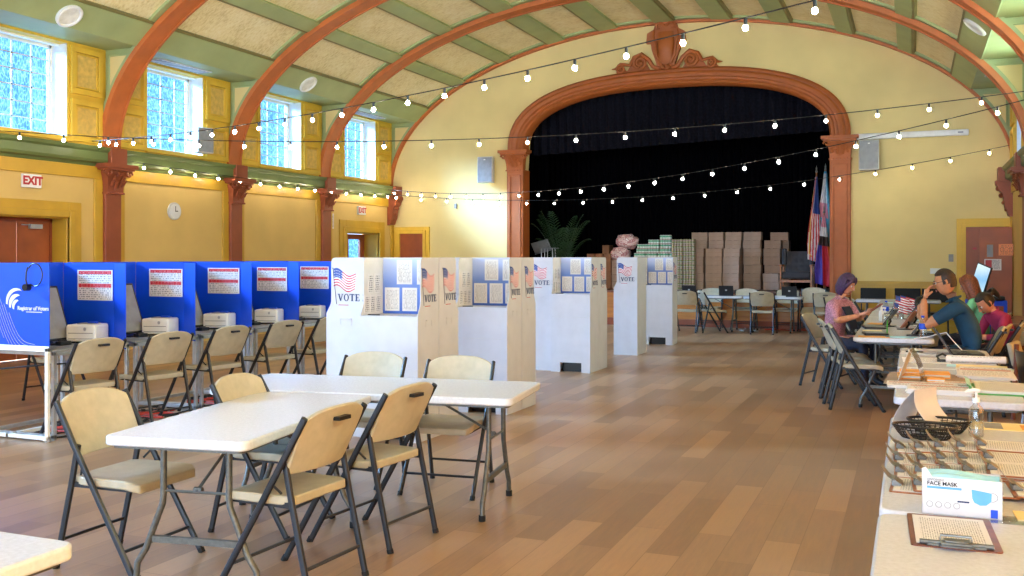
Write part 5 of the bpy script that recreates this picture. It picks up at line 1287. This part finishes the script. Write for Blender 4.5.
# palm
t = thing('potted_palm', 'dark green potted palm at the left of the stage', 'plant', (at(561, 250, 23.2)[0], 23.2, ZS))
MB().lathe([(.13, 0), (.17, .02), (.20, .30), (.21, .32), (.18, .32), (.17, .28), (0, .28)], n=20).build('pot', 'kraftdk', t, smooth=True)
M['palm'] = plain('palm_leaf_green', '2C4628', .5, var=.2, scale=5)
r_ = random.Random(12)
for k_ in range(15):
    az = k_ * 2.4 + .3; ln = r_.uniform(1.0, 1.4); up = r_.uniform(1.15, 1.95); fr_ = MB(); st_ = []
    for i in range(12):
        q = i / 11; st_.append(V((cos(az) * ln * .62 * q ** 1.2, sin(az) * ln * .4 * q ** 1.2, .28 + up * q - .55 * ln * max(0, q - .55) ** 2 * 2)))
    f_ = MB().tube(st_, [.012 * (1 - .8 * i / 11) for i in range(12)], 5).build('frond_stem', 'palm', t)
    for i in range(3, 12):
        d = (st_[i] - st_[i-1]).normalized(); sd = d.cross(V((0, 0, 1))); sd.normalize()
        for s_ in (-1, 1):
            for h_ in (0, .5):
                b = st_[i-1].lerp(st_[i], h_); L_ = .24 * sin(pi * min(1, (i + h_) / 12.5)) + .06; tip = b + sd * s_ * L_ * .8 + d * L_ * .6 - V((0, 0, .05)); mdp = b.lerp(tip, .5) + V((0, 0, .015))
                fr_.add([b - d * .012, mdp - d * .016, tip, mdp + d * .016, b + d * .012, mdp - V((0, 0, .004))], [(0, 1, 5), (1, 2, 5), (2, 3, 5), (3, 4, 5), (4, 0, 5), (0, 4, 3, 2, 1)])
    fr_.build('leaflets', 'palm', f_)
# lectern-like music stand and steel frame beside it
t = thing('music_stand', 'tilted grey music stand at the left of the stage', 'stand', (at(541.5, 250, 23.0)[0], 23.0, ZS))
MB().tube([(0, 0, .03), (0, 0, .98)], .014, 8).build('pole', 'alu', t); m = MB(); m.T = Matrix.Translation((0, 0, 1.05)) @ Matrix.Rotation(R(-14), 4, 'Y') @ Matrix.Rotation(R(25), 4, 'X'); m.box((-.24, -.01, -.16), (.22, .0, .14)); m.box((-.24, -.05, -.17), (.22, 0, -.16)); m.build('desk_plate', 'grey', t, bevel=.004)
for k_ in range(3): MB().tube([(0, 0, .18), (.26 * cos(k_ * 2.1 + .4), .26 * sin(k_ * 2.1 + .4), .01)], .01, 6).build('leg', 'alu', t)
t = thing('steel_frame_stand', 'small steel framed side stand beside the music stand', 'stand', (at(550, 250, 22.9)[0], 22.9, ZS)); m = MB()
for sx in (-1, 1):
    for sy in (-1, 1): MB().tube([(sx * .13, sy * .12, 0), (sx * .10, sy * .10, .98)], .012, 8).build('leg', 'alu', t)
MB().box((-.20, -.14, .98), (.20, .14, 1.0)).build('shelf', 'grey', t, bevel=.004); MB().tube([(-.13, -.12, .3), (.13, -.12, .3)], .01, 6).build('crossbar', 'alu', t)
# armchair on the stage
M['upholstery'] = plain('grey_upholstery', '36363C', .8)
t = thing('armchair', 'grey tufted armchair with wooden frame on the right of the stage', 'armchair', (at(796.5, 270, 22.6)[0], 22.75, ZS))
for sx in (-1, 1):
    MB().box((sx * .33 - .02, -.30, 0), (sx * .33 + .02, -.25, .58)).build('leg', 'wood', t, bevel=.004); MB().box((sx * .33 - .02, .22, 0), (sx * .33 + .02, .27, .58)).build('leg', 'wood', t, bevel=.004)
    MB().box((sx * .33 - .035, -.32, .56), (sx * .33 + .035, .28, .60)).build('arm', 'wood', t, bevel=.008); 
    MB().box((sx * .30 - .05, .12, .58), (sx * .30 + .05, .24, .96)).build('wing', 'upholstery', t, bevel=.03)
MB().box((-.33, -.30, .20), (.33, -.26, .26)).build('seat_rail', 'wood', t, bevel=.004); MB().box((-.31, -.28, .28), (.31, .22, .44)).build('seat_cushion', 'upholstery', t, bevel=.04)
bk = MB().slab(lambda u, v: (-.27 + .54 * u, .13 + .08 * v - .012 * abs(sin(u * pi * 4)) * abs(sin(v * pi * 3)), .44 + .46 * v), 24, 18, (0, .09, 0)).build('back_cushion', 'upholstery', t, smooth=True)

# flags
def furled(name, x, y, ztop, zbot, cols_fn, mats, label, pole_top, width=.2, skew=0, seed=1):
    t = thing(name, label, 'flag', (x, y, ZS)); r_ = random.Random(seed)
    MB().tube([(0, 0, .02), (0, 0, pole_top - ZS)], .014, 8).build('pole', 'wood', t); MB().lathe([(.15, 0), (.15, .02), (.05, .05), (.02, .09)], n=18).build('base', 'chrome', t, smooth=True)
    MB().lathe([(.02, 0), (.028, .02), (.012, .06), (.018, .08), (0, .16)], c=(0, 0, pole_top - ZS), n=10).build('finial', 'chrome', t, smooth=True)
    def fn(u, v):
        zz = ztop + (zbot - ztop) * v - ZS; w_ = width * (.12 + .88 * min(1, v * 1.25) ** .8); a = u * 2 - 1
        return (a * w_ * .5 + skew * v + .012 * sin(v * 7 + u * 3), -.03 - .035 * sin(u * pi * 5 + v * 2) - .03 * (1 - a * a), zz - .10 * v * u)
    m = MB(); m.grid(fn, 40, 30, mfn=cols_fn); o = m.build('cloth', mats, t, smooth=True); s_ = o.modifiers.new('thickness', 'SOLIDIFY'); s_.thickness = .003
    return t
xa = at(816.5, 200, 22.3)[0]
t = furled('american_flag', xa, 22.3, 3.30, 1.50, lambda u, v: 2 if (v < .42 and u > .25) else (0 if int((u * 1.3 + v * .25) * 8) % 2 else 1), ['flagred', 'flagwhite', 'flagblue'], 'furled American flag with gold fringe on a pole by the right stage pillar', 3.40, .30, -.04, 2)
MB().tube([(-.02, -.05, 2.4), (-.12, -.06, 1.6), (-.15, -.06, .85), (-.04, -.06, .70), (.06, -.06, .62)], .012, 6).build('gold_fringe', 'gold', t, smooth=True)
xb2 = at(825.5, 200, 22.5)[0]
M['fl_lb'] = plain('flag_light_blue', '66C2E4', .6); M['fl_pk'] = plain('flag_pink', 'ECA6BC', .6); M['fl_or'] = plain('flag_orange', 'E8702C', .6); M['fl_pu'] = plain('flag_purple', '4A3A9A', .6); M['fl_br'] = plain('flag_dark', '3A2A28', .6); M['fl_ye'] = plain('flag_yellow', 'E8C83C', .6)
furled('striped_flag', xb2, 22.5, 3.44, 1.86, lambda u, v: (0 if (v > .62 or u > .72 or v < .04) else (1 if .42 < v < .62 else 2)) if v < .75 else 0, ['fl_lb', 'fl_pk', 'flagwhite'], 'pale blue, pink and white flag hanging furled beside the stage pillar', 3.46, .34, .0, 4)
xc2 = at(824, 200, 22.12)[0]
furled('rainbow_flag', xc2, 22.12, 2.45, .98, lambda u, v: (1 if v < .16 else (5 if v < .30 else (2 if v < .42 else (4 if u < .42 else (0 if u < .85 else 3))))), ['flagred', 'fl_pk', 'fl_br', 'fl_or', 'fl_pu', 'flagwhite'], 'rainbow flag with dark and pink bands, hanging lowest before the pillar', 2.5, .36, .0, 6)
# things on the stage-front tables
pump(-4.86, 20.72, ZT, 'white pump bottle at the left end of the tables before the stage', .15, .035, 'white')
for x, l_ in ((-4.38, 'left, behind the square-backed chair'), (-3.60, 'middle, in plain view'), (-2.32, 'right')): laptop(x, 20.70, ZT, 180, 'open black laptop on the tables before the stage, ' + l_, 100, .30, .20, 'laptops before the stage')
o = sheet_('paper_stack', -2.5, 20.60, .22, .22, 'paper', 'white papers beside the right-hand laptop before the stage', 'paper', 4, th=.02)
floor_cable('extension_lead', [(-2.9, 21.2), (-2.6, 21.25), (-2.4, 21.15), (-2.2, 21.3), (-2.0, 21.2), (-1.9, 21.3)], .010, 'redcord', 'orange red lead lying along the stage front under the tables', 'cable')
for i, x in enumerate((-3.35, -3.05)):
    floor_cable('power_cable', [(x, 21.45), (x + .05, 21.2), (x - .03, 20.9), (x + .12, 20.6)], .008, 'white', 'white cable under the stage tables, %s' % ('left one', 'right one')[i], 'cable')
# ================================================================ PEOPLE
def skinned(nodes, edges, sub=2):
    """nodes: name -> (point, rx, ry); grows one continuous surface with a Skin modifier"""
    names = list(nodes); me = bpy.data.meshes.new('figure'); me.from_pydata([nodes[k][0] for k in names], [(names.index(a), names.index(b)) for a, b in edges], [])
    o = bpy.data.objects.new('figure_tmp', me); COL.objects.link(o)
    md = o.modifiers.new('skin', 'SKIN'); md.use_smooth_shade = True; md.branch_smoothing = .6
    for i, k in enumerate(names):
        sv = me.skin_vertices[0].data[i]; sv.radius = (nodes[k][1], nodes[k][2]); sv.use_root = (k == 'pelvis')
    s_ = o.modifiers.new('sub', 'SUBSURF'); s_.levels = sub; s_.render_levels = sub
    dg = bpy.context.evaluated_depsgraph_get(); out = bpy.data.meshes.new_from_object(o.evaluated_get(dg))
    bpy.data.objects.remove(o); return out
def hand_into(mb, wrist, d, palm_n, curl=.9, mi=0, s=1.0):
    """palm and five curled fingers; d: direction of the hand, palm_n: side the palm faces"""
    d = V(d).normalized(); n_ = V(palm_n); n_ = (n_ - d * n_.dot(d)).normalized(); sd = d.cross(n_).normalized(); w0 = V(wrist)
    def pal(u, v): return w0 + d * (.085 * s * v) + sd * ((u - .5) * (.055 + .025 * v) * s) + n_ * (-.011 * s * sin(pi * u))
    mb.slab(lambda u, v: tuple(pal(u, v)), 6, 5, tuple(n_ * .024 * s), mi)
    for k, (off, ln) in enumerate(((-.031, .070), (-.011, .080), (.010, .075), (.030, .060))):
        p = w0 + d * .080 * s + sd * off * s + n_ * .010 * s; pts = [p]; dd = d.copy()
        for j, f in enumerate((.45, .32, .23)):
            dd = (dd * cos(curl * (.35 + .3 * j) + .05 * k) + n_ * sin(curl * (.35 + .3 * j) + .05 * k)).normalized(); p = p + dd * ln * f * s; pts.append(p)
        mb.tube(pts, [.0095 * s, .009 * s, .0082 * s, .0065 * s], 8, mi)
    p = w0 + d * .02 * s - sd * .032 * s + n_ * .01 * s; t1 = p + (d * .6 - sd * .5 + n_ * .5).normalized() * .038 * s; t2 = t1 + (d * .8 - sd * .05 + n_ * .6).normalized() * .030 * s
    mb.tube([p, t1, t2], [.013 * s, .011 * s, .008 * s], 8, mi)
def head_into(mb, c, look, mi_skin, mi_eye, mi_lip, s=1.0, mi_white=None):
    """head centred on c, facing `look`; returns the frame (right, forward, up)"""
    f = V(look).normalized(); r_ = f.cross(V((0, 0, 1))).normalized(); up = r_.cross(f).normalized(); c = V(c)
    P = lambda x, y, z: c + (r_ * x + f * y + up * z) * s
    n1, m1 = 22, 16; vs = []
    base = MB().ball((0, 0, 0), 1, n1, m1)
    for p in base.v:
        x, y, z = p; jaw = 1 - .28 * max(0, -z) ** 1.2; fx = .076 * jaw; fy = .096 if y < 0 else .092 * (1 - .08 * max(0, -z)); fz = .118
        if z < -.2 and y < 0: fy *= 1 - .45 * (-z - .2)
        X_, Y_, Z_ = x * fx, y * fy, z * fz
        if y > .5: Y_ -= .010 * math.exp(-((z - .12) / .13) ** 2) * math.exp(-((abs(x) - .42) / .25) ** 2)   # eye sockets
        vs.append(tuple(P(X_, Y_ + .004 * (z < -.6), Z_)))
    mb.add(vs, base.f, mi_skin)
    mb.tube([P(0, .088, .028), P(0, .100, -.002), P(0, .110, -.022), P(0, .098, -.032)], [.007 * s, .010 * s, .014 * s, .007 * s], 8, mi_skin)
    for sx in (-1, 1):
        mb.ball(tuple(P(sx * .010, .098, -.026)), .008 * s, 6, 5, mi_skin)
        if mi_white is not None: mb.ball(tuple(P(sx * .030, .078, .012)), .0115 * s, 8, 6, mi_white)
        mb.ball(tuple(P(sx * .030, .0865, .011)), .0062 * s, 8, 6, mi_eye)
        mb.tube([P(sx * .014, .093, .032), P(sx * .030, .093, .037), P(sx * .046, .082, .031)], .0032 * s, 5, mi_eye)
        mb.tube([P(sx * .074, -.004, .022), P(sx * .084, -.014, .024), P(sx * .086, -.018, .0), P(sx * .077, -.006, -.028)], [.006 * s, .010 * s, .010 * s, .006 * s], 7, mi_skin)
    mb.tube([P(-.024, .083, -.055), P(-.009, .093, -.052), P(.0, .0935, -.0535), P(.009, .093, -.052), P(.024, .083, -.055)], [.003*s, .0052*s, .005*s, .0052*s, .003*s], 6, mi_lip)
    mb.tube([P(-.018, .086, -.062), P(0, .092, -.064), P(.018, .086, -.062)], [.003*s, .006*s, .003*s], 6, mi_lip)
    return P
def hair(parent, P, mat, kind, s=1.0):
    m = MB(); n1, m1 = 26, 18; b = MB().ball((0, 0, 0), 1, n1, m1); vs = []
    for x, y, z in b.v:
        X_, Y_, Z_ = x * .086, y * .106, z * .128
        if kind == 'short':
            if (y > .30 and z < .62) or (z < -.28 and y > -.25) or z < -.62: X_, Y_, Z_ = x * .060, y * .075, z * .08
            elif z < .25: X_, Y_ = x * .080, y * .100
        elif kind == 'bob':
            X_, Y_, Z_ = x * .104, y * .112, z * .134 - (.045 if z < -.1 else 0)
            Y_ = min(Y_, .082)
            if y > .35 and z < .36: X_, Y_, Z_ = x * .060, y * .070, z * .08
            if z < -.75: Z_ = -.150
        elif kind == 'tied':
            X_, Y_, Z_ = x * .086, y * .108, z * .128
            if (y > .38 and z < .55) or z < -.45: X_, Y_, Z_ = x * .060, y * .075, z * .08
        elif kind == 'long':
            X_, Y_, Z_ = x * .098, y * .112, z * .130
            if z < 0 and y < .45: X_, Y_, Z_ = x * (.098 + .02 * -z), y * .105 - .035 * -z, z * .33
            if y > .45 and z < .55: X_, Y_, Z_ = x * .060, y * .070, z * .08
        vs.append(tuple(P(X_, Y_ - .006, Z_ + .010)))
    m.add(vs, b.f)
    if kind == 'tied':
        q = P(0, -.115, .045); m.ball(tuple(q), .042 * s, 12, 8); m.tube([P(0, -.12, .05), P(.02, -.165, .04), P(.03, -.18, -.03), P(.02, -.17, -.09)], [.035, .04, .03, .008], 8); m.tube([P(.0, -.11, .06), P(-.04, -.14, .09), P(-.07, -.13, .10)], [.02, .018, .004], 6)
    if kind in ('bob', 'long'):
        for sx in (-1, 1): m.tube([P(sx*.03, .06, .105), P(sx*.066, .058, .06), P(sx*.080, .035, -.01), P(sx*.084, .025, -.09 if kind == 'bob' else -.2)], [.018, .024, .026, .012], 8)
        for k in range(7): m.tube([P(-.054 + .018*k, .045, .112), P(-.056 + .0187*k, .070 - abs(k - 3) * .005, .088), P(-.056 + .0187*k, .084 - abs(k - 3) * .007, .055)], [.012, .011, .006], 6)
    h = m.build('hair', mat, parent, smooth=True); return h
def person(label, loc, rz, J, look, mats, hairkind, hairmat, hands, scale=1.0, sleeve=.55, legs=True, extra=None):
    """J overrides default joints of a seated figure facing +y. mats: skin, shirt, trousers, shoes"""
    D = dict(pelvis=(0, -.03, .55), belly=(0, -.01, .70), chest=(0, .03, .88), upper=(0, .06, 1.00), neck=(0, .09, 1.09), nape=(0, .11, 1.15),
             ls=(-.17, .06, 1.00), le=(-.24, .12, .76), lw=(-.16, .34, .80), rs=(.17, .06, 1.00), re=(.24, .12, .76), rw=(.16, .34, .80),
             lh=(-.10, .02, .54), lk=(-.14, .42, .52), la=(-.13, .44, .10), lt=(-.13, .58, .045), rh=(.10, .02, .54), rk=(.14, .42, .52), ra=(.13, .44, .10), rt=(.13, .58, .045), head=(0, .13, 1.25))
    D.update(J); g = lambda k: D[k]; mid = lambda a, b, t=.5: tuple(V(D[a]).lerp(V(D[b]), t))
    B = D.get('bulk', 1.0)
    nodes = dict(pelvis=(g('pelvis'), .165 * B, .125 * B), belly=(g('belly'), .150 * B, .120 * B), chest=(g('chest'), .165 * B, .120 * B), upper=(g('upper'), .125 * B, .085 * B), neck=(g('neck'), .060, .058), nape=(g('nape'), .052, .052),
                 ls=(g('ls'), .066 * B, .066 * B), lm=(mid('ls', 'le'), .056 * B, .056 * B), le=(g('le'), .045, .045), lf=(mid('le', 'lw', .4), .041, .041), lw=(g('lw'), .027, .030),
                 rs=(g('rs'), .066 * B, .066 * B), rm=(mid('rs', 're'), .056 * B, .056 * B), re=(g('re'), .045, .045), rf=(mid('re', 'rw', .4), .041, .041), rw=(g('rw'), .027, .030),
                 lh=(g('lh'), .105, .095), lq=(mid('lh', 'lk'), .088, .085), lk=(g('lk'), .064, .064), lc=(mid('lk', 'la', .35), .058, .056), la=(g('la'), .040, .042), lt=(g('lt'), .040, .028),
                 rh=(g('rh'), .105, .095), rq=(mid('rh', 'rk'), .088, .085), rk=(g('rk'), .064, .064), rc=(mid('rk', 'ra', .35), .058, .056), ra=(g('ra'), .040, .042), rt=(g('rt'), .040, .028))
    edges = [('pelvis', 'belly'), ('belly', 'chest'), ('chest', 'upper'), ('upper', 'neck'), ('neck', 'nape')]
    for s_ in 'lr': edges += [('upper', s_ + 's'), (s_ + 's', s_ + 'm'), (s_ + 'm', s_ + 'e'), (s_ + 'e', s_ + 'f'), (s_ + 'f', s_ + 'w'), ('pelvis', s_ + 'h'), (s_ + 'h', s_ + 'q'), (s_ + 'q', s_ + 'k'), (s_ + 'k', s_ + 'c'), (s_ + 'c', s_ + 'a'), (s_ + 'a', s_ + 't')]
    me = skinned(nodes, edges)
    mb = MB(); vs = [tuple(v.co) for v in me.vertices]; fs = [tuple(p.vertices) for p in me.polygons]
    segs = [(D['pelvis'], D['belly'], 1), (D['belly'], D['chest'], 1), (D['chest'], D['upper'], 1), (D['upper'], D['neck'], 1), (D['neck'], D['head'], 0)]
    for s_ in 'lr':
        e1 = mid(s_ + 's', s_ + 'e', sleeve) if sleeve <= 1 else mid(s_ + 'e', s_ + 'w', sleeve - 1)
        if sleeve <= 1: segs += [(D[s_ + 's'], e1, 1), (e1, D[s_ + 'e'], 0), (D[s_ + 'e'], D[s_ + 'w'], 0)]
        else: segs += [(D[s_ + 's'], D[s_ + 'e'], 1), (D[s_ + 'e'], e1, 1), (e1, D[s_ + 'w'], 0)]
        segs += [(D[s_ + 'h'], D[s_ + 'k'], 2), (D[s_ + 'k'], mid(s_ + 'k', s_ + 'a', .8), 2), (D[s_ + 'a'], D[s_ + 't'], 3)]
    def cls(c):
        best = (9, 0)
        for a, b, k in segs:
            a, b = V(a), V(b); ab = b - a; q = max(0, min(1, (c - a).dot(ab) / max(1e-9, ab.length_squared))); dd = (c - a - ab * q).length
            if k == 2 and c.z > .60: continue
            if dd < best[0]: best = (dd, k)
        return best[1]
    mi = [cls(sum((V(vs[i]) for i in f), V()) / len(f)) for f in fs]
    mb.add(vs, fs); mb.mi = mi
    bpy.data.meshes.remove(me)
    P = head_into(mb, D['head'], look, 0, 4, 5, 1.0, 6)
    for (w_, d_, pn, cu) in hands: hand_into(mb, D[w_], d_, pn, cu, 0)
    body = mb.build('person', [mats[0], mats[1], mats[2], mats[3], 'black', mats[4], 'paper'], smooth=True)
    tag(body, label, 'person'); body.location = loc; body.rotation_euler = (0, 0, R(-rz)); body.scale = (scale,) * 3
    hair(body, P, hairmat, hairkind)
    # collar
    nk = V(D['neck']); ch = V(D['upper']); m = MB(); ax = (V(D['nape']) - ch).normalized(); ux = V((1, 0, 0)); uy = ax.cross(ux).normalized()
    c0 = ch.lerp(nk, .80); m.tube([c0 + ux * .068 * cos(a) + uy * .066 * sin(a) for a in [i * pi / 10 for i in range(21)]], .011, 7, cap=False); m.build('collar', mats[1], body, smooth=True)
    if extra: extra(body, P, D)
    return body
M['shirtblue'] = plain('petrol_blue_shirt', '0C3E5A', .8, var=.1); M['navy'] = plain('navy_trousers', '1C2238', .8); M['shoe'] = plain('dark_shoes', '17171A', .5); M['lip'] = plain('lip_tone', 'A8605A', .5)
M['hairblack'] = plain('hair_black', '17110F', .45, var=.3, scale=60); M['hairdark'] = plain('hair_dark_brown', '2A1D17', .6, var=.3, scale=60); M['hairbrown'] = plain('hair_chestnut', '7A4228', .5, var=.25, scale=60); M['hairpurple'] = plain('hair_purple', '35193F', .45, var=.35, scale=50)
M['maroon'] = plain('maroon_top', '9A2652', .8, var=.1); M['mint'] = plain('mint_green_top', '6FBE9A', .8, var=.06)
M['mauve'] = plain('mauve_lace_top', 'B07A88', .8, var=.22, scale=70)
def specs(body, P, D):
    m = MB()
    for sx in (-1, 1): m.tube([P(sx * .031 + .021 * cos(a), .103, .008 + .015 * sin(a)) for a in [i * pi / 7 for i in range(15)]], .0022, 5); m.tube([P(sx * .052, .100, .014), P(sx * .080, .05, .018), P(sx * .086, -.01, .016)], .0025, 5)
    m.tube([P(-.010, .106, .012), P(.010, .106, .012)], .002, 5); m.build('glasses', 'black', body)
person('man in a dark blue short-sleeved shirt with short dark hair, hands raised to his glasses', (.56, 10.76, 0), -88,
       dict(pelvis=(0, -.05, .55), belly=(0, -.01, .70), chest=(0, .06, .88), upper=(0, .13, .99), neck=(0, .17, 1.07), nape=(0, .19, 1.12), head=(0, .235, 1.205), ls=(-.18, .13, .985), rs=(.18, .13, .985),
            le=(-.17, .42, .79), lw=(-.055, .415, 1.06), re=(.20, .38, .785), rw=(.02, .47, .90), bulk=1.12),
       (0, .95, -.22), ('tannedskin', 'shirtblue', 'navy', 'shoe', 'lip'), 'short', 'hairdark',
       [('lw', (.25, -.18, 1), (.3, -1, .1), 1.0), ('rw', (-.25, -.05, 1), (0, -1, .2), 1.2)], 1.07, .62, extra=specs)
def phone(body, P, D): pass
person('woman with purple bob hair in a mauve lace top, looking down at a phone', (-.86, 12.32, 0), 112,
       dict(head=(0, .15, 1.225), nape=(0, .12, 1.13), neck=(0, .09, 1.08), ls=(-.18, .06, .99), rs=(.18, .06, .99), le=(-.27, .17, .80), lw=(-.05, .33, .86), re=(.27, .15, .80), rw=(.05, .33, .86), bulk=1.28),
       (0, .86, -.42), ('skin', 'mauve', 'navy', 'shoe', 'lip'), 'bob', 'hairpurple', [('lw', (.35, 1, .25), (.2, -.2, 1), 1.0), ('rw', (-.35, 1, .25), (-.2, -.2, 1), 1.0)], 1.0, .95,
       extra=lambda b, P, D: MB().slab(lambda u, v: ((u - .5) * .20, .188 + .018 * sin(pi * v) + .035 * (1 - v) * 1.2 - .055 * v, .70 + .26 * v), 6, 6, (0, .012, 0)).build('dark_vest', 'navy', b, smooth=True))
t = thing('smartphone', 'dark red phone held by the woman with purple hair', 'phone', (-.86 + .515 * sin(R(112)), 12.32 + .515 * cos(R(112)), .965), R(-112)); m = MB(); m.T = Matrix.Rotation(R(35), 4, 'X'); m.prism(rnd(-.04, -.075, .04, .075, .01, 3), 'z', -.006, .004); m.build('phone_case', 'rustdk', t); m = MB(); m.T = Matrix.Rotation(R(35), 4, 'X'); m.box((-.034, -.068, .004), (.034, .068, .005)); m.build('phone_screen', 'black', t)
person('woman in a maroon top with dark hair tied up, head bowed over her lap', (.98, 11.98, 0), -118,
       dict(belly=(0, .0, .69), chest=(0, .07, .85), upper=(0, .15, .94), neck=(0, .20, 1.0), nape=(0, .225, 1.03), head=(0, .275, 1.075), ls=(-.16, .15, .92), rs=(.16, .15, .92), le=(-.20, .22, .70), lw=(-.06, .42, .70), re=(.20, .22, .70), rw=(.06, .42, .70), bulk=.95),
       (0, .72, -.68), ('skin', 'maroon', 'navy', 'shoe', 'lip'), 'tied', 'hairblack', [('lw', (.3, 1, -.1), (0, -.2, 1), .9), ('rw', (-.3, 1, -.1), (0, -.2, 1), .9)], .97, 1.6)
person('person with long chestnut hair in a mint green top, seen from behind the man', (.80, 13.40, 0), -70,
       dict(head=(0, .15, 1.20), bulk=.95, ls=(-.16, .07, .97), rs=(.16, .07, .97)), (0, .95, -.3), ('skin', 'mint', 'navy', 'shoe', 'lip'), 'long', 'hairbrown', [('lw', (.2, 1, 0), (0, 0, -1), .6), ('rw', (-.2, 1, 0), (0, 0, -1), .6)], 1.0, 1.3)
